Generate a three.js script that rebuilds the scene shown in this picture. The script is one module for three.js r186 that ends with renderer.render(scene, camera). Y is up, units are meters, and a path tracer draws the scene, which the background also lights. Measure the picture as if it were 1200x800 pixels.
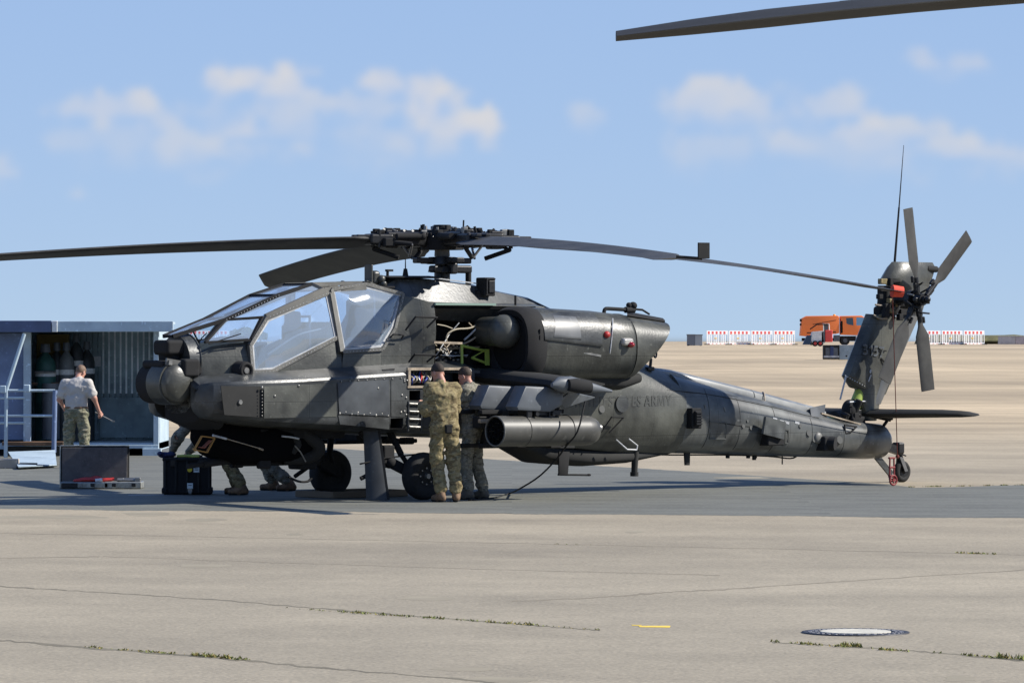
import * as THREE from 'three';
import { RoundedBoxGeometry } from 'three/addons/geometries/RoundedBoxGeometry.js';
import { mergeGeometries, toCreasedNormals, mergeVertices } from 'three/addons/utils/BufferGeometryUtils.js';
import { FontLoader } from 'three/addons/loaders/FontLoader.js';
import { TextGeometry } from 'three/addons/geometries/TextGeometry.js';
import { Brush, Evaluator, SUBTRACTION } from 'three-bvh-csg';

// ───────── camera, sun, exposure ─────────
const scene = new THREE.Scene();
const EYE = 2.16, F = 5200;                         // eye height (m), focal length in pixels of a 1200 x 800 picture
const camera = new THREE.PerspectiveCamera(2 * Math.atan(400 / F) * 180 / Math.PI, 1.5, 1, 20000);
camera.position.set(0, EYE, 0);
camera.lookAt(0, EYE, -10);
const renderer = new THREE.WebGLRenderer({ antialias: true });
renderer.toneMapping = THREE.LinearToneMapping;
const EXPOSURE = 1.5;
renderer.toneMappingExposure = EXPOSURE;
renderer.shadowMap.enabled = true;
const sun = new THREE.DirectionalLight(new THREE.Color(1.0, 0.955, 0.88), 4.4);
sun.position.set(1.28 * 60, 60, 60 * 0.01 - 62); sun.target.position.set(0, 0, -62);
sun.castShadow = true; sun.shadow.mapSize.set(4096, 4096);
Object.assign(sun.shadow.camera, { left: -26, right: 26, top: 26, bottom: -26, near: 1, far: 260 });
scene.add(sun, sun.target);

// ───────── random numbers and noise ─────────
function rnd(seed) { let a = seed >>> 0; return () => { a = (a + 0x6D2B79F5) | 0; let t = Math.imul(a ^ (a >>> 15), 1 | a); t = (t + Math.imul(t ^ (t >>> 7), 61 | t)) ^ t; return ((t ^ (t >>> 14)) >>> 0) / 4294967296; }; }
const hsh = (x, y, z, s) => { let h = Math.imul(x | 0, 374761393) ^ Math.imul(y | 0, 668265263) ^ Math.imul(z | 0, 2147483647 - 58) ^ Math.imul(s | 0, 144269); h = Math.imul(h ^ (h >>> 13), 1274126177); h = Math.imul(h ^ (h >>> 16), 2246822519); return ((h ^ (h >>> 15)) >>> 0) / 4294967296; };
const sm = t => t * t * (3 - 2 * t), mod = (a, n) => ((a % n) + n) % n;
const clamp = (x, a = 0, b = 1) => Math.min(b, Math.max(a, x)), sst = (a, b, x) => sm(clamp((x - a) / (b - a))), mix = (a, b, t) => a + (b - a) * t;
function vn2(x, y, per, s) {
  const xi = Math.floor(x), yi = Math.floor(y), u = sm(x - xi), v = sm(y - yi);
  const q = (i, j) => hsh(per ? mod(i, per) : i, per ? mod(j, per) : j, 0, s);
  return mix(mix(q(xi, yi), q(xi + 1, yi), u), mix(q(xi, yi + 1), q(xi + 1, yi + 1), u), v);
}
function vn3(x, y, z, s) {
  const xi = Math.floor(x), yi = Math.floor(y), zi = Math.floor(z), u = sm(x - xi), v = sm(y - yi), w = sm(z - zi);
  const p = k => mix(mix(hsh(xi, yi, zi + k, s), hsh(xi + 1, yi, zi + k, s), u), mix(hsh(xi, yi + 1, zi + k, s), hsh(xi + 1, yi + 1, zi + k, s), u), v);
  return mix(p(0), p(1), w);
}
function fbm2(x, y, oct, s, per = 0) { let a = 0, w = .5, n = 0; for (let i = 0; i < oct; i++) { a += w * vn2(x, y, per, s + i); n += w; x *= 2; y *= 2; per *= 2; w *= .5; } return a / n; }

// ───────── sky: air and clouds, computed as one equirectangular picture ─────────
{
  const W = 4096, H = 2048, data = new Float32Array(W * H * 4);
  // clouds: centre (degrees right of the view, degrees up), half sizes, strength
  const D = 180 / Math.PI, az = px => Math.atan((px - 600) / F) * D, el = py => Math.atan((400 - py) / F) * D;
  const blobs = [[335, 148, 175, 44, .36], [160, 165, 120, 40, .34], [500, 165, 90, 40, .4], [1000, 180, 190, 36, .34], [860, 135, 80, 34, .36], [85, 132, 50, 21, .6], [135, 128, 55, 26, .72], [175, 150, 55, 29, .6], [215, 175, 55, 26, .55], [250, 188, 45, 18, .4], [262, 100, 30, 25, .85], [300, 92, 42, 22, .95], [335, 103, 50, 31, .9], [292, 152, 32, 23, .75], [345, 140, 58, 34, .55], [385, 126, 50, 21, .6], [315, 178, 62, 21, .45],
    [455, 98, 32, 21, .95], [480, 104, 42, 26, 1], [508, 126, 38, 34, 1], [528, 150, 42, 34, .85], [560, 150, 28, 26, .95], [440, 130, 50, 26, .5], [505, 172, 75, 26, .5], [95, 232, 32, 13, .5], [0, 200, 22, 29, .5], [250, 190, 75, 23, .35],
    [855, 122, 78, 34, .72], [960, 128, 75, 34, .62], [925, 170, 32, 16, .62], [1000, 158, 38, 26, .75], [1055, 170, 75, 34, .6], [1160, 182, 75, 29, .68], [840, 178, 75, 31, .35], [1120, 78, 45, 16, .5], [1068, 66, 22, 16, .4], [685, 136, 25, 18, .4]]
    .map(([x, y, rx, ry, k]) => [az(x), el(y), rx / F * D, ry / F * D, k]);
  const R = rnd(5);
  for (let i = 0; i < 260; i++) { const a = R() * 360 - 180; if (Math.abs(a) > 7.2) blobs.push([a, 1.4 + 3.4 * R(), .4 + 1.1 * R(), .2 + .45 * R(), .4 + .5 * R()]); }
  const E = 1 / EXPOSURE;
  for (let j = 0; j < H; j++) {
    const e = ((j + .5) / H - .5) * 180;
    // clear air: pale at the horizon, deeper blue overhead
    const t = 1 - Math.exp(-Math.max(0, e) / 3.2), t2 = 1 - Math.exp(-Math.max(0, e) / 26);
    let r = mix(.46, .385, t), g = mix(.615, .57, t), b = mix(.8, .885, t);
    r = mix(r, .075, t2); g = mix(g, .17, t2); b = mix(b, .48, t2);
    if (e < 0) { const k = clamp(-e / 6); r = mix(r, .3, k); g = mix(g, .3, k); b = mix(b, .28, k); }
    const near = e > .2 && e < 8 ? blobs.filter(q => Math.abs(e - q[1]) < q[3] * 2.4) : [];
    for (let i = 0; i < W; i++) {
      const a = mod((i + .5) / W * 360 - 90 + 180, 360) - 180;
      let c = 0, lit = 0;
      if (near.length) {
        const nx = a * 3.4, ny = e * 3.9;
        let n = -1;
        for (const q of near) {
          const dx = (a - q[0]) / q[2], dy = (e - q[1]) / q[3];
          if (dx * dx > 5 || dy * dy > 5) continue;
          if (n < 0) n = fbm2(nx + 40, ny + 9, 6, 77);
          const dyy = dy < 0 ? dy * .8 : dy * 1.15;
          const m = 1.04 - (dx * dx + dyy * dyy) * .8 + (n - .5) * 2.4;
          const d = sst(.16, dy < -.2 ? 1.6 : .82, m) * q[4] * (dy < -.2 ? 1 - .55 * clamp((-dy - .2) / 1.2) : 1);
          if (d > c) { c = d; lit = clamp(.55 + dy * .35 + dx * .12 + (n - .5) * 1.2); }
        }
      }
      const k = (j * W + i) * 4;
      data[k] = mix(r, mix(.52, .8, lit), c * .76) * E; data[k + 1] = mix(g, mix(.61, .74, lit), c * .76) * E; data[k + 2] = mix(b, mix(.8, .68, lit), c * .76) * E; data[k + 3] = 1;
    }
  }
  const tex = new THREE.DataTexture(data, W, H, THREE.RGBAFormat, THREE.FloatType);
  tex.mapping = THREE.EquirectangularReflectionMapping; tex.magFilter = THREE.LinearFilter; tex.minFilter = THREE.LinearFilter; tex.needsUpdate = true;
  scene.background = tex; scene.environment = tex;
}

// ───────── textures and materials ─────────
function dtex(n, fn, srgb = true, rep = 1) {
  const d = new Uint8Array(n * n * 4);
  for (let y = 0; y < n; y++) for (let x = 0; x < n; x++) { const c = fn(x / n, y / n), k = (y * n + x) * 4; for (let i = 0; i < 3; i++) { let v = Array.isArray(c) ? c[i] : c; if (srgb) v = v <= .0031308 ? v * 12.92 : 1.055 * Math.pow(v, 1 / 2.4) - .055; d[k + i] = clamp(v) * 255; } d[k + 3] = 255; }
  const t = new THREE.DataTexture(d, n, n); t.wrapS = t.wrapT = THREE.RepeatWrapping; t.magFilter = THREE.LinearFilter; t.minFilter = THREE.LinearMipmapLinearFilter; t.generateMipmaps = true;
  if (srgb) t.colorSpace = THREE.SRGBColorSpace; t.repeat.set(rep, rep); t.needsUpdate = true; return t;
}
// worn paint: mottled, streaked with dirt, with chips; uv in metres
function worn(c, o = {}) {
  const { dirt = .35, chip = .02, scale = .45, seed = 1, n = 384, tint = [1, .97, .9] } = o;
  return dtex(n, (u, v) => {
    const a = fbm2(u * 4, v * 4, 5, seed, 4), b = fbm2(u * 16, v * 16, 3, seed + 20, 16);
    let k = 1 + dirt * ((a - .5) * 2.2 + (b - .5) * .9);
    if (o.lines) for (const [q, w, ls] of [[u, v, [.12, .43, .74]], [v, u, [.09, .36, .61, .88]]]) for (const l of ls) { const e = Math.abs(q - l) * 2.2; if (e < .004) k *= .5; else if (e > .014 && e < .021 && (w * 54) % 1 < .3) k *= 1.45; else if (q === v && q < l && e < .25) k *= 1 - .16 * (1 - e / .25) * sst(.5, .75, vn2(w * 60, l * 9, 60, seed)); }
    const ch = sst(1 - chip * 8 - .12, 1 - chip * 4, fbm2(u * 40, v * 40, 2, seed + 60, 40));
    k = mix(k, 1.9, ch * .6);
    const w = clamp((a - .45) * 1.6);
    return [c[0] * k * mix(1, tint[0], w), c[1] * k * mix(1, tint[1], w), c[2] * k * mix(1, tint[2], w)];
  }, true, scale);
}
const grain = dtex(256, (u, v) => fbm2(u * 32, v * 32, 4, 3, 32), false, 1.2);
const M = {};
const std = (color, roughness = .6, metalness = 0, extra = {}) => { const m = new THREE.MeshStandardMaterial({ roughness, metalness, ...extra }); if (color.isTexture) m.map = color; else m.color.setRGB(...color); return m; };
M.olive = std(worn([.066, .067, .057], { tint: [1, 1, .97], seed: 2, dirt: .8, chip: .014, lines: true, n: 640 }), .39, 0, { bumpMap: grain, bumpScale: .0015 });
M.olive2 = std(worn([.056, .059, .058], { tint: [1, 1, .98], seed: 7, dirt: .85, chip: .018, lines: true, n: 640 }), .39, 0, { bumpMap: grain, bumpScale: .0015 });
M.door = std(worn([.05, .055, .061], { seed: 9, dirt: .95, chip: .01, tint: [1.1, 1.08, 1] }), .42);
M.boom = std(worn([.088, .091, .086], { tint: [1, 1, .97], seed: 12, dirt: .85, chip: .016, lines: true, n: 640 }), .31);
M.blade = std(worn([.036, .035, .032], { seed: 15, dirt: .6, chip: .01, scale: .8 }), .6);
M.under = std(worn([.018, .018, .017], { seed: 16, dirt: .4 }), .88);  // near-black copy of the paint; on undersides its colour carries the deep shade
M.black = std(worn([.008, .008, .0085], { seed: 17, dirt: .4 }), .88);
M.bay = std([.003, .003, .003], 1);  // near-black colour that stands for the shade inside open bays
M.rubber = std(worn([.014, .014, .014], { seed: 18, dirt: .5, scale: 2 }), .85);
M.mech = std(worn([.018, .018, .019], { seed: 19, dirt: .8, chip: .05, scale: 3 }), .42, .35);
M.steel = std(worn([.24, .235, .22], { seed: 21, dirt: .5, scale: 3 }), .42, .7);
M.pylon = std(worn([.09, .1, .112], { seed: 22, dirt: .45 }), .42);
M.podgrey = std(worn([.068, .066, .058], { seed: 23, dirt: .5, chip: .02 }), .46);
M.seal = std(worn([.42, .43, .44], { seed: 25, dirt: .4, scale: 2 }), .4);
M.frame = std(worn([.125, .122, .11], { seed: 26, dirt: .5 }), .5);
M.primer = std([.31, .4, .07], .5);
M.mint = std([.2, .29, .24], .6);
M.tan = std(worn([.32, .26, .19], { seed: 27, dirt: .5, scale: 3 }), .6);
M.red = std(worn([.45, .03, .025], { seed: 28, dirt: .4, scale: 3 }), .5);
M.orange = std([.95, .23, .05], .55);
M.white = std(worn([.7, .7, .68], { seed: 29, dirt: .2, scale: 1 }), .5);
M.blue = std([.02, .05, .3], .45);
M.wire = std([.34, .3, .22], .6);
M.lens = new THREE.MeshPhysicalMaterial({ color: 0x8a0a0a, roughness: .12, clearcoat: 1 });
M.clearlens = new THREE.MeshPhysicalMaterial({ color: 0xa8a49c, roughness: .15, clearcoat: 1 });
const glassBump = dtex(256, (u, v) => fbm2(u * 6, v * 3, 4, 91, 0), false, .8);
M.glass = new THREE.MeshPhysicalMaterial({ color: new THREE.Color(.7, .84, 1), transmission: .74, thickness: 0, roughness: .04, ior: 1.9, specularIntensity: 1 });  // milky blue colour stands for the sky reflection and haze on the panes
M.coverSheen = std(worn([.19, .195, .19], { seed: 24, dirt: .5 }), .36); M.finGrey = std(worn([.095, .1, .105], { seed: 35, dirt: .5 }), .4);  // shaft cover grey lightened to carry the sky sheen along the boom top
M.letter = std([.056, .058, .053], .5);
M.skin = std(dtex(128, (u, v) => { const a = fbm2(u * 8, v * 8, 3, 5, 8); return [.42 + a * .1, .21 + a * .06, .145 + a * .05]; }), .55);
M.hairDark = std([.03, .021, .015], .8);
M.hairBrown = std([.05, .034, .022], .75);
M.hairShort = std([.16, .1, .062], .7);
const camo = (seed, cols, rep = 1.6) => std(dtex(512, (u, v) => {
  const a = fbm2(u * 7, v * 9, 3, seed, 0 * 7), b = fbm2(u * 13 + 3, v * 16, 3, seed + 9), c = fbm2(u * 10, v * 24, 2, seed + 17), f = .85 + .3 * fbm2(u * 60, v * 60, 2, seed + 30);
  const mean = [0, 1, 2].map(i => (cols[0][i] * 2 + cols[1][i] + cols[2][i]) / 4); let q = cols[0]; if (a > .53) q = cols[1]; if (b > .57) q = cols[2]; if (c > .66) q = cols[3];
  return q.map((x, i) => mix(mean[i], x, .62) * f);
}, true, rep), .9);
M.camo = camo(31, [[.22, .172, .08], [.15, .128, .058], [.29, .232, .125], [.075, .048, .02]]);
M.camo2 = camo(47, [[.19, .175, .13], [.125, .125, .095], [.26, .24, .19], [.06, .05, .038]]);
M.camo3 = camo(53, [[.2, .19, .12], [.11, .125, .075], [.3, .27, .19], [.07, .06, .04]]);
M.tshirt = std(dtex(256, (u, v) => { const k = .85 + .3 * fbm2(u * 8, v * 8, 4, 8, 8); return [.46 * k, .43 * k, .39 * k]; }), .92);
M.boot = std(worn([.17, .105, .06], { seed: 33, dirt: .5, scale: 4 }), .8);
M.bootGrey = std(worn([.11, .095, .075], { seed: 34, dirt: .5, scale: 4 }), .8);

// ───────── geometry helpers ─────────
const V = (x, y, z) => new THREE.Vector3(x, y, z);
const taken = {};
const numbered = n => { const k = taken[n] = (taken[n] ?? -1) + 1; return k ? `${n}_${String(k).padStart(3, '0')}` : n; };
function flat(g, crease) {
  let q = g;
  if (crease !== undefined) q = toCreasedNormals(g, crease); else if (g.index) q = g.toNonIndexed();
  const o = new THREE.BufferGeometry();
  o.setAttribute('position', q.attributes.position.clone());
  if (!q.attributes.normal) { o.computeVertexNormals(); } else o.setAttribute('normal', q.attributes.normal.clone());
  return o;
}
function boxUV(g) {
  const p = g.attributes.position, n = p.count, uv = new Float32Array(n * 2), a = V(), b = V(), c = V();
  for (let i = 0; i + 2 < n; i += 3) {
    a.fromBufferAttribute(p, i); b.fromBufferAttribute(p, i + 1); c.fromBufferAttribute(p, i + 2);
    const m = b.clone().sub(a).cross(c.clone().sub(a)), ax = Math.abs(m.x), ay = Math.abs(m.y), az = Math.abs(m.z);
    [a, b, c].forEach((q, k) => { const j = (i + k) * 2; if (az >= ax && az >= ay) { uv[j] = q.x; uv[j + 1] = q.y; } else if (ay >= ax) { uv[j] = q.x; uv[j + 1] = q.z; } else { uv[j] = q.z; uv[j + 1] = q.y; } });
  }
  g.setAttribute('uv', new THREE.BufferAttribute(uv, 2)); return g;
}
function add(name, geos, mat, parent, opt = {}) {
  const list = (Array.isArray(geos) ? geos : [geos]).map(g => flat(g, opt.crease));
  const g = boxUV(list.length > 1 ? mergeGeometries(list) : list[0]);
  const m = new THREE.Mesh(g, mat); m.name = parent ? name : numbered(name); m.castShadow = m.receiveShadow = true;
  if (opt.label) m.userData.label = opt.label;
  if (opt.kind) m.userData.kind = opt.kind;
  (parent || scene).add(m); return m;
}
function tag(o, label, category, group) { Object.assign(o.userData, { label, category }); if (group) o.userData.group = group; return o; }
function thing(name, label, category, pos = [0, 0, 0], turn = 0, group) {
  const o = new THREE.Group(); o.name = numbered(name); o.position.set(...pos); o.rotation.y = turn; scene.add(o); return tag(o, label, category, group);
}
const box = (w, h, d, x = 0, y = 0, z = 0, r = 0) => (r ? new RoundedBoxGeometry(w, h, d, 2, r) : new THREE.BoxGeometry(w, h, d)).translate(x, y, z);
const sph = (r, x = 0, y = 0, z = 0, sx = 1, sy = 1, sz = 1, seg = 20) => new THREE.SphereGeometry(r, seg, Math.ceil(seg * .7)).scale(sx, sy, sz).translate(x, y, z);
function cyl(a, b, r0, r1 = r0, seg = 14, open = false) {
  a = Array.isArray(a) ? V(...a) : a; b = Array.isArray(b) ? V(...b) : b;
  const d = b.clone().sub(a), l = d.length(), g = new THREE.CylinderGeometry(r1, r0, l, seg, 1, open).translate(0, l / 2, 0);
  return g.applyQuaternion(new THREE.Quaternion().setFromUnitVectors(V(0, 1, 0), d.normalize())).translate(a.x, a.y, a.z);
}
const tube = (pts, r, seg = 6, closed = false, tension = .5) => new THREE.TubeGeometry(new THREE.CatmullRomCurve3(pts.map(p => Array.isArray(p) ? V(...p) : p), closed, 'catmullrom', tension), pts.length * 6, r, seg, closed);
const bars = (pts, r, seg = 8) => { const o = []; for (let i = 0; i + 1 < pts.length; i++) { o.push(cyl(pts[i], pts[i + 1], r, r, seg)); const p = Array.isArray(pts[i]) ? V(...pts[i]) : pts[i]; if (i) o.push(sph(r, p.x, p.y, p.z, 1, 1, 1, 8)); } return o; };
// a beam of rectangular section from a to b, its width direction nearest to up
function beam(a, b, w, t, up = V(0, 1, 0)) {
  a = Array.isArray(a) ? V(...a) : a; b = Array.isArray(b) ? V(...b) : b;
  const x = b.clone().sub(a), l = x.length(); x.normalize(); const z = x.clone().cross(up).normalize(), y = z.clone().cross(x);
  return new THREE.BoxGeometry(l, w, t).translate(l / 2, 0, 0).applyMatrix4(new THREE.Matrix4().makeBasis(x, y, z).setPosition(a));
}
// skin over rings of points (all the same length), ends closed
function loft(rings, caps = true, closed = true) {
  const n = rings[0].length, pos = [], idx = [];
  rings.forEach(r => r.forEach(p => pos.push(p[0], p[1], p[2])));
  const m = closed ? n : n - 1;
  for (let i = 0; i + 1 < rings.length; i++) for (let j = 0; j < m; j++) { const a = i * n + j, b = i * n + (j + 1) % n, c = a + n, d = b + n; idx.push(a, b, c, b, d, c); }
  if (caps) for (const [ri, flip] of [[0, 1], [rings.length - 1, 0]]) {
    const r = rings[ri], c = pos.length / 3, k = [0, 1, 2].map(q => r.reduce((s, p) => s + p[q], 0) / n); pos.push(...k);
    for (let j = 0; j < n; j++) { const a = ri * n + j, b = ri * n + (j + 1) % n; flip ? idx.push(c, b, a) : idx.push(c, a, b); }
  }
  const g = new THREE.BufferGeometry(); g.setAttribute('position', new THREE.Float32BufferAttribute(pos, 3)); g.setIndex(idx);
  // outward orientation
  let vol = 0; const A = V(), B = V(), C = V(), P = g.attributes.position;
  for (let i = 0; i < idx.length; i += 3) { A.fromBufferAttribute(P, idx[i]); B.fromBufferAttribute(P, idx[i + 1]); C.fromBufferAttribute(P, idx[i + 2]); vol += A.dot(B.cross(C)); }
  if (vol < 0) { for (let i = 0; i < idx.length; i += 3) [idx[i], idx[i + 1]] = [idx[i + 1], idx[i]]; g.setIndex(idx); }
  g.computeVertexNormals(); return g;
}
const mirror = half => [...half, ...half.slice(1, -1).reverse().map(([y, z]) => [y, -z])];   // [y, z] points from top centre round to bottom centre
const flipZ = g => { const q = (g.index ? g.toNonIndexed() : g.clone()), p = q.attributes.position; for (let i = 0; i < p.count; i++) p.setZ(i, -p.getZ(i)); for (const k of Object.keys(q.attributes)) { const a = q.attributes[k].array, s = q.attributes[k].itemSize; for (let i = 0; i + 2 < p.count; i += 3) for (let c = 0; c < s; c++) { const t = a[(i + 1) * s + c]; a[(i + 1) * s + c] = a[(i + 2) * s + c]; a[(i + 2) * s + c] = t; } } q.computeVertexNormals(); return q; };
function poly(pts, thick, dir) {    // a flat or nearly flat many-sided plate
  const o = [], n = dir.clone().normalize().multiplyScalar(thick);
  const c = pts.reduce((s, p) => s.add(p), V()).divideScalar(pts.length);
  return loft([pts.map(p => p.toArray()), pts.map(p => p.clone().add(n).toArray())]);
}
function prism(pts, z0, z1, bevel = 0) { const s = new THREE.Shape(pts.map(p => new THREE.Vector2(p[0], p[1]))); return new THREE.ExtrudeGeometry(s, { depth: z1 - z0 - 2 * bevel, bevelEnabled: bevel > 0, bevelThickness: bevel, bevelSize: bevel, bevelOffset: -bevel, bevelSegments: 2, steps: 1 }).translate(0, 0, z0 + bevel); }
const ell = (x, cy, hy, hz, cz = 0, pow = 2, n = 28) => Array.from({ length: n }, (_, i) => { const a = i / n * Math.PI * 2, c = Math.cos(a), s = Math.sin(a); return [x, cy + hy * Math.sign(c) * Math.abs(c) ** (2 / pow), cz + hz * Math.sign(s) * Math.abs(s) ** (2 / pow)]; });

// where a point of the photograph lies: at a given depth, on the ground, or in the helicopter's own axes (x aft, y up, z port)
const at = (px, py, d) => V((px - 600) / F * d, EYE - (py - 400) / F * d, -d);
const onGround = (px, py) => at(px, py, EYE * F / (py - 400));
const YAW = 41 * Math.PI / 180, CY = Math.cos(YAW), SY = Math.sin(YAW), OX = -1.876, OD = 61.27;
const L = (px, py, z) => { const k = (px - 600) / F, x = (k * (OD - CY * z) - OX - SY * z) / (CY - k * SY), d = OD + SY * x - CY * z; return V(x, EYE - (py - 400) / F * d, z); };
const rise = d => { const t = Math.max(0, d - 130); return t < 60 ? .0053 * t * t / 120 : d < 500 ? .0053 * (t - 30) : .0053 * (340 + 60 * (1 - Math.exp(-(d - 500) / 60)) * .35); };

// ───────── ground ─────────
{
  // one sheet: near part finely divided so that stains and slab tones can vary, far part to the horizon
  const zs = []; for (let d = 8; d < 150; d += .8) zs.push(d); for (let d = 150; d < 700; d *= 1.02) zs.push(d); for (let d = 700; d < 16000; d *= 1.35) zs.push(d);
  const xs = []; for (let x = -30; x <= 30; x += .6) xs.push(x); const side = [34, 40, 50, 65, 90, 130, 200, 400, 900, 2500, 8000]; const X = [...side.slice().reverse().map(x => -x), ...xs, ...side];
  const pos = [], uv = [], col = [], idx = [];
  for (const d of zs) for (const x of X) {
    pos.push(x, rise(d), -d); uv.push(x * .25, d * .25);
    let k = 1 + .5 * (fbm2(x * .06 + 7, d * .3, 4, 401) - .5) + .42 * (fbm2(x * .4, d * .9, 3, 402) - .5);
    let w = 0;
    if (d > 70) { const f = sst(70, 140, d); k *= 1 + f * (.85 * (fbm2(x * .02 + d * .002, Math.log(d) * 16, 4, 403) - .5)); k *= 1 + f * .12; w = f * .9; }
    const slab = hsh(Math.floor((x + d * .12) / 7.5), Math.floor((d - x * .1) / 5.5), 0, 9); k *= .965 + .07 * slab;
    k *= mix(.93, 1.03, sst(28, 75, d)); const ww = clamp(w + .3 * sst(30, 70, d)); col.push(k * (1 + ww * .12), k * (1 + ww * .015), k * (1 - ww * .11));
  }
  const nx = X.length;
  for (let j = 0; j + 1 < zs.length; j++) for (let i = 0; i + 1 < nx; i++) { const a = j * nx + i; idx.push(a, a + 1, a + nx, a + 1, a + nx + 1, a + nx); }
  const g = new THREE.BufferGeometry(); g.setAttribute('position', new THREE.Float32BufferAttribute(pos, 3)); g.setAttribute('uv', new THREE.Float32BufferAttribute(uv, 2)); g.setAttribute('color', new THREE.Float32BufferAttribute(col, 3)); g.setIndex(idx); g.computeVertexNormals();
  const t = dtex(1024, (u, v) => { const n = fbm2(u * 8, v * 8, 3, 300, 8), s = fbm2(u * 150, v * 150, 3, 310, 150), q = hsh(Math.floor(u * 1024), Math.floor(v * 1024), 0, 8); const k = 1 + (n - .5) * .18 + (s - .5) * .5 + (q > .985 ? .35 : q < .02 ? -.35 : 0); return [.318 * k, .273 * k, .195 * k]; });
  const m = new THREE.MeshStandardMaterial({ map: t, vertexColors: true, roughness: .92, bumpMap: dtex(512, (u, v) => fbm2(u * 200, v * 200, 2, 320, 200), false), bumpScale: .004 });
  const mesh = new THREE.Mesh(g, m); mesh.name = 'ground'; mesh.userData.kind = 'structure'; mesh.receiveShadow = true; scene.add(mesh);
}
function sheet(name, pts, y, mat, opt = {}) {   // flat sheet on the ground from world outline points
  const s = new THREE.Shape(pts.map(p => new THREE.Vector2(p.x, p.z))), g = new THREE.ShapeGeometry(s), p = g.attributes.position, uv = g.attributes.uv;
  for (let i = 0; i < p.count; i++) { const x = p.getX(i), z = p.getY(i); p.setXYZ(i, x, y, z); uv.setXY(i, x * .25, -z * .25); }
  const id = g.index.array; for (let i = 0; i < id.length; i += 3) [id[i], id[i + 1]] = [id[i + 1], id[i]];
  g.computeVertexNormals();
  const nn = g.attributes.normal; if (nn.getY(0) < 0) { for (let i = 0; i < id.length; i += 3) [id[i], id[i + 1]] = [id[i + 1], id[i]]; g.computeVertexNormals(); }
  const m = new THREE.Mesh(g, mat); m.name = opt.parent ? name : numbered(name); m.receiveShadow = true; if (!opt.plain) m.userData.kind = 'structure'; (opt.parent || scene).add(m); return m;
}
{
  const tar = std(dtex(1024, (u, v) => { const n = fbm2(u * 4, v * 12, 5, 500, 0), s = fbm2(u * 130, v * 130, 3, 510, 130), q = hsh(Math.floor(u * 1024), Math.floor(v * 1024), 0, 3); const k = 1 + (n - .5) * .75 + (s - .5) * .55 + (q > .98 ? .4 : 0); return [.135 * k, .135 * k, .112 * k]; }), .85, 0, {});
  const P = [[-900, 590], [0, 596], [300, 599], [600, 602], [900, 604.5], [1200, 607], [2300, 614], [2300, 560], [1200, 568.5], [1072, 571.5], [1040, 567], [900, 558.5], [720, 547], [560, 537], [400, 526], [200, 512], [-200, 487], [-900, 470]];
  const pts = P.map(p => onGround(...p)), o = [], R = rnd(3);
  pts.forEach((p, i) => { const q = pts[(i + 1) % pts.length]; o.push(p); const kn = Math.abs(q.x - p.x) < 40 ? 60 : 12; for (let k = 1; k < kn; k++) { const e = p.clone().lerp(q, k / kn); o.push(e.add(V(0, 0, (R() - .5) * .12 + (fbm2(e.x * .9, i * 7, 3, 55) - .5) * .5))); } });
  sheet('asphalt_strip', o, .0016, tar);
  const pale = std(worn([.3, .3, .29], { seed: 61, dirt: .4 }), .9);
  sheet('painted_mark', [[150, 580], [214, 579.3], [214, 580.3], [150, 581]].map(p => onGround(...p)), .0032, pale);
  // joints and cracks in the apron
  const dark = std(dtex(64, (u, v) => { const k = .7 + .6 * fbm2(u * 8, v * 8, 3, 66, 8); return [.17 * k, .147 * k, .1 * k]; }), .95);
  const faint = std(dtex(64, (u, v) => { const k = .85 + .3 * fbm2(u * 8, v * 8, 3, 65, 8); return [.225 * k, .19 * k, .132 * k]; }), .95);
  const lines = [[[-40, 624], [300, 630], [600, 636.5], [900, 643], [1240, 651]], [[120, 652], [350, 660], [600, 668], [850, 674]], [[-40, 685], [100, 693], [250, 702.5], [400, 715], [540, 726], [632, 733.5], [705, 738.5]],
    [[600, 704.5], [700, 700], [780, 694], [860, 690], [1000, 680.5], [1240, 665]], [[-40, 747], [100, 758.5], [270, 772], [380, 783], [520, 794], [640, 806]], [[905, 752.5], [1000, 757.5], [1100, 765], [1240, 778]], [[-40, 655], [120, 652]]];
  const R2 = rnd(17);
  lines.forEach((ln, li) => {
    const pts = []; for (let i = 0; i + 1 < ln.length; i++) for (let k = 0; k < 40; k++) { const t = k / 40; pts.push(onGround(mix(ln[i][0], ln[i + 1][0], t), mix(ln[i][1], ln[i + 1][1], t))); }
    const up = [], dn = [];
    pts.forEach((p, i) => { const w = (.015 + .04 * vn2(i * .2, li, 0, 41) * vn2(i * .06, li, 0, 42) * 1.6 + .015 * R2()) * (li === 3 ? 1.7 : li === 2 || li > 3 ? 1.3 : .8), j = (vn2(i * .35, li * 9, 0, 44) - .5) * .12; up.push(p.clone().add(V(0, 0, j - w))); dn.push(p.clone().add(V(0, 0, j + w))); });
    sheet('pavement_joint', [...up, ...dn.reverse()], .0011, li === 2 || li === 4 || li === 5 ? dark : faint);
  });
  // weeds in the joints
  const tri = [], cols = [];
  const weeds = [[[310, 711], [632, 733.5], 260, .6], [[390, 717], [632, 733.5], 340, 1], [[632, 733.5], [705, 738.5], 60, .5], [[100, 758.5], [290, 773.5], 260, .7], [[225, 768], [282, 773], 160, 1.2], [[905, 752.5], [1210, 774], 420, .9], [[985, 757], [1010, 758.5], 90, 1.5], [[1165, 770], [1205, 774], 140, 1.8], [[1115, 648], [1168, 650], 120, 1], [[1065, 571], [1200, 568.5], 300, 1], [[620, 637], [700, 639], 30, .5]];
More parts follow.
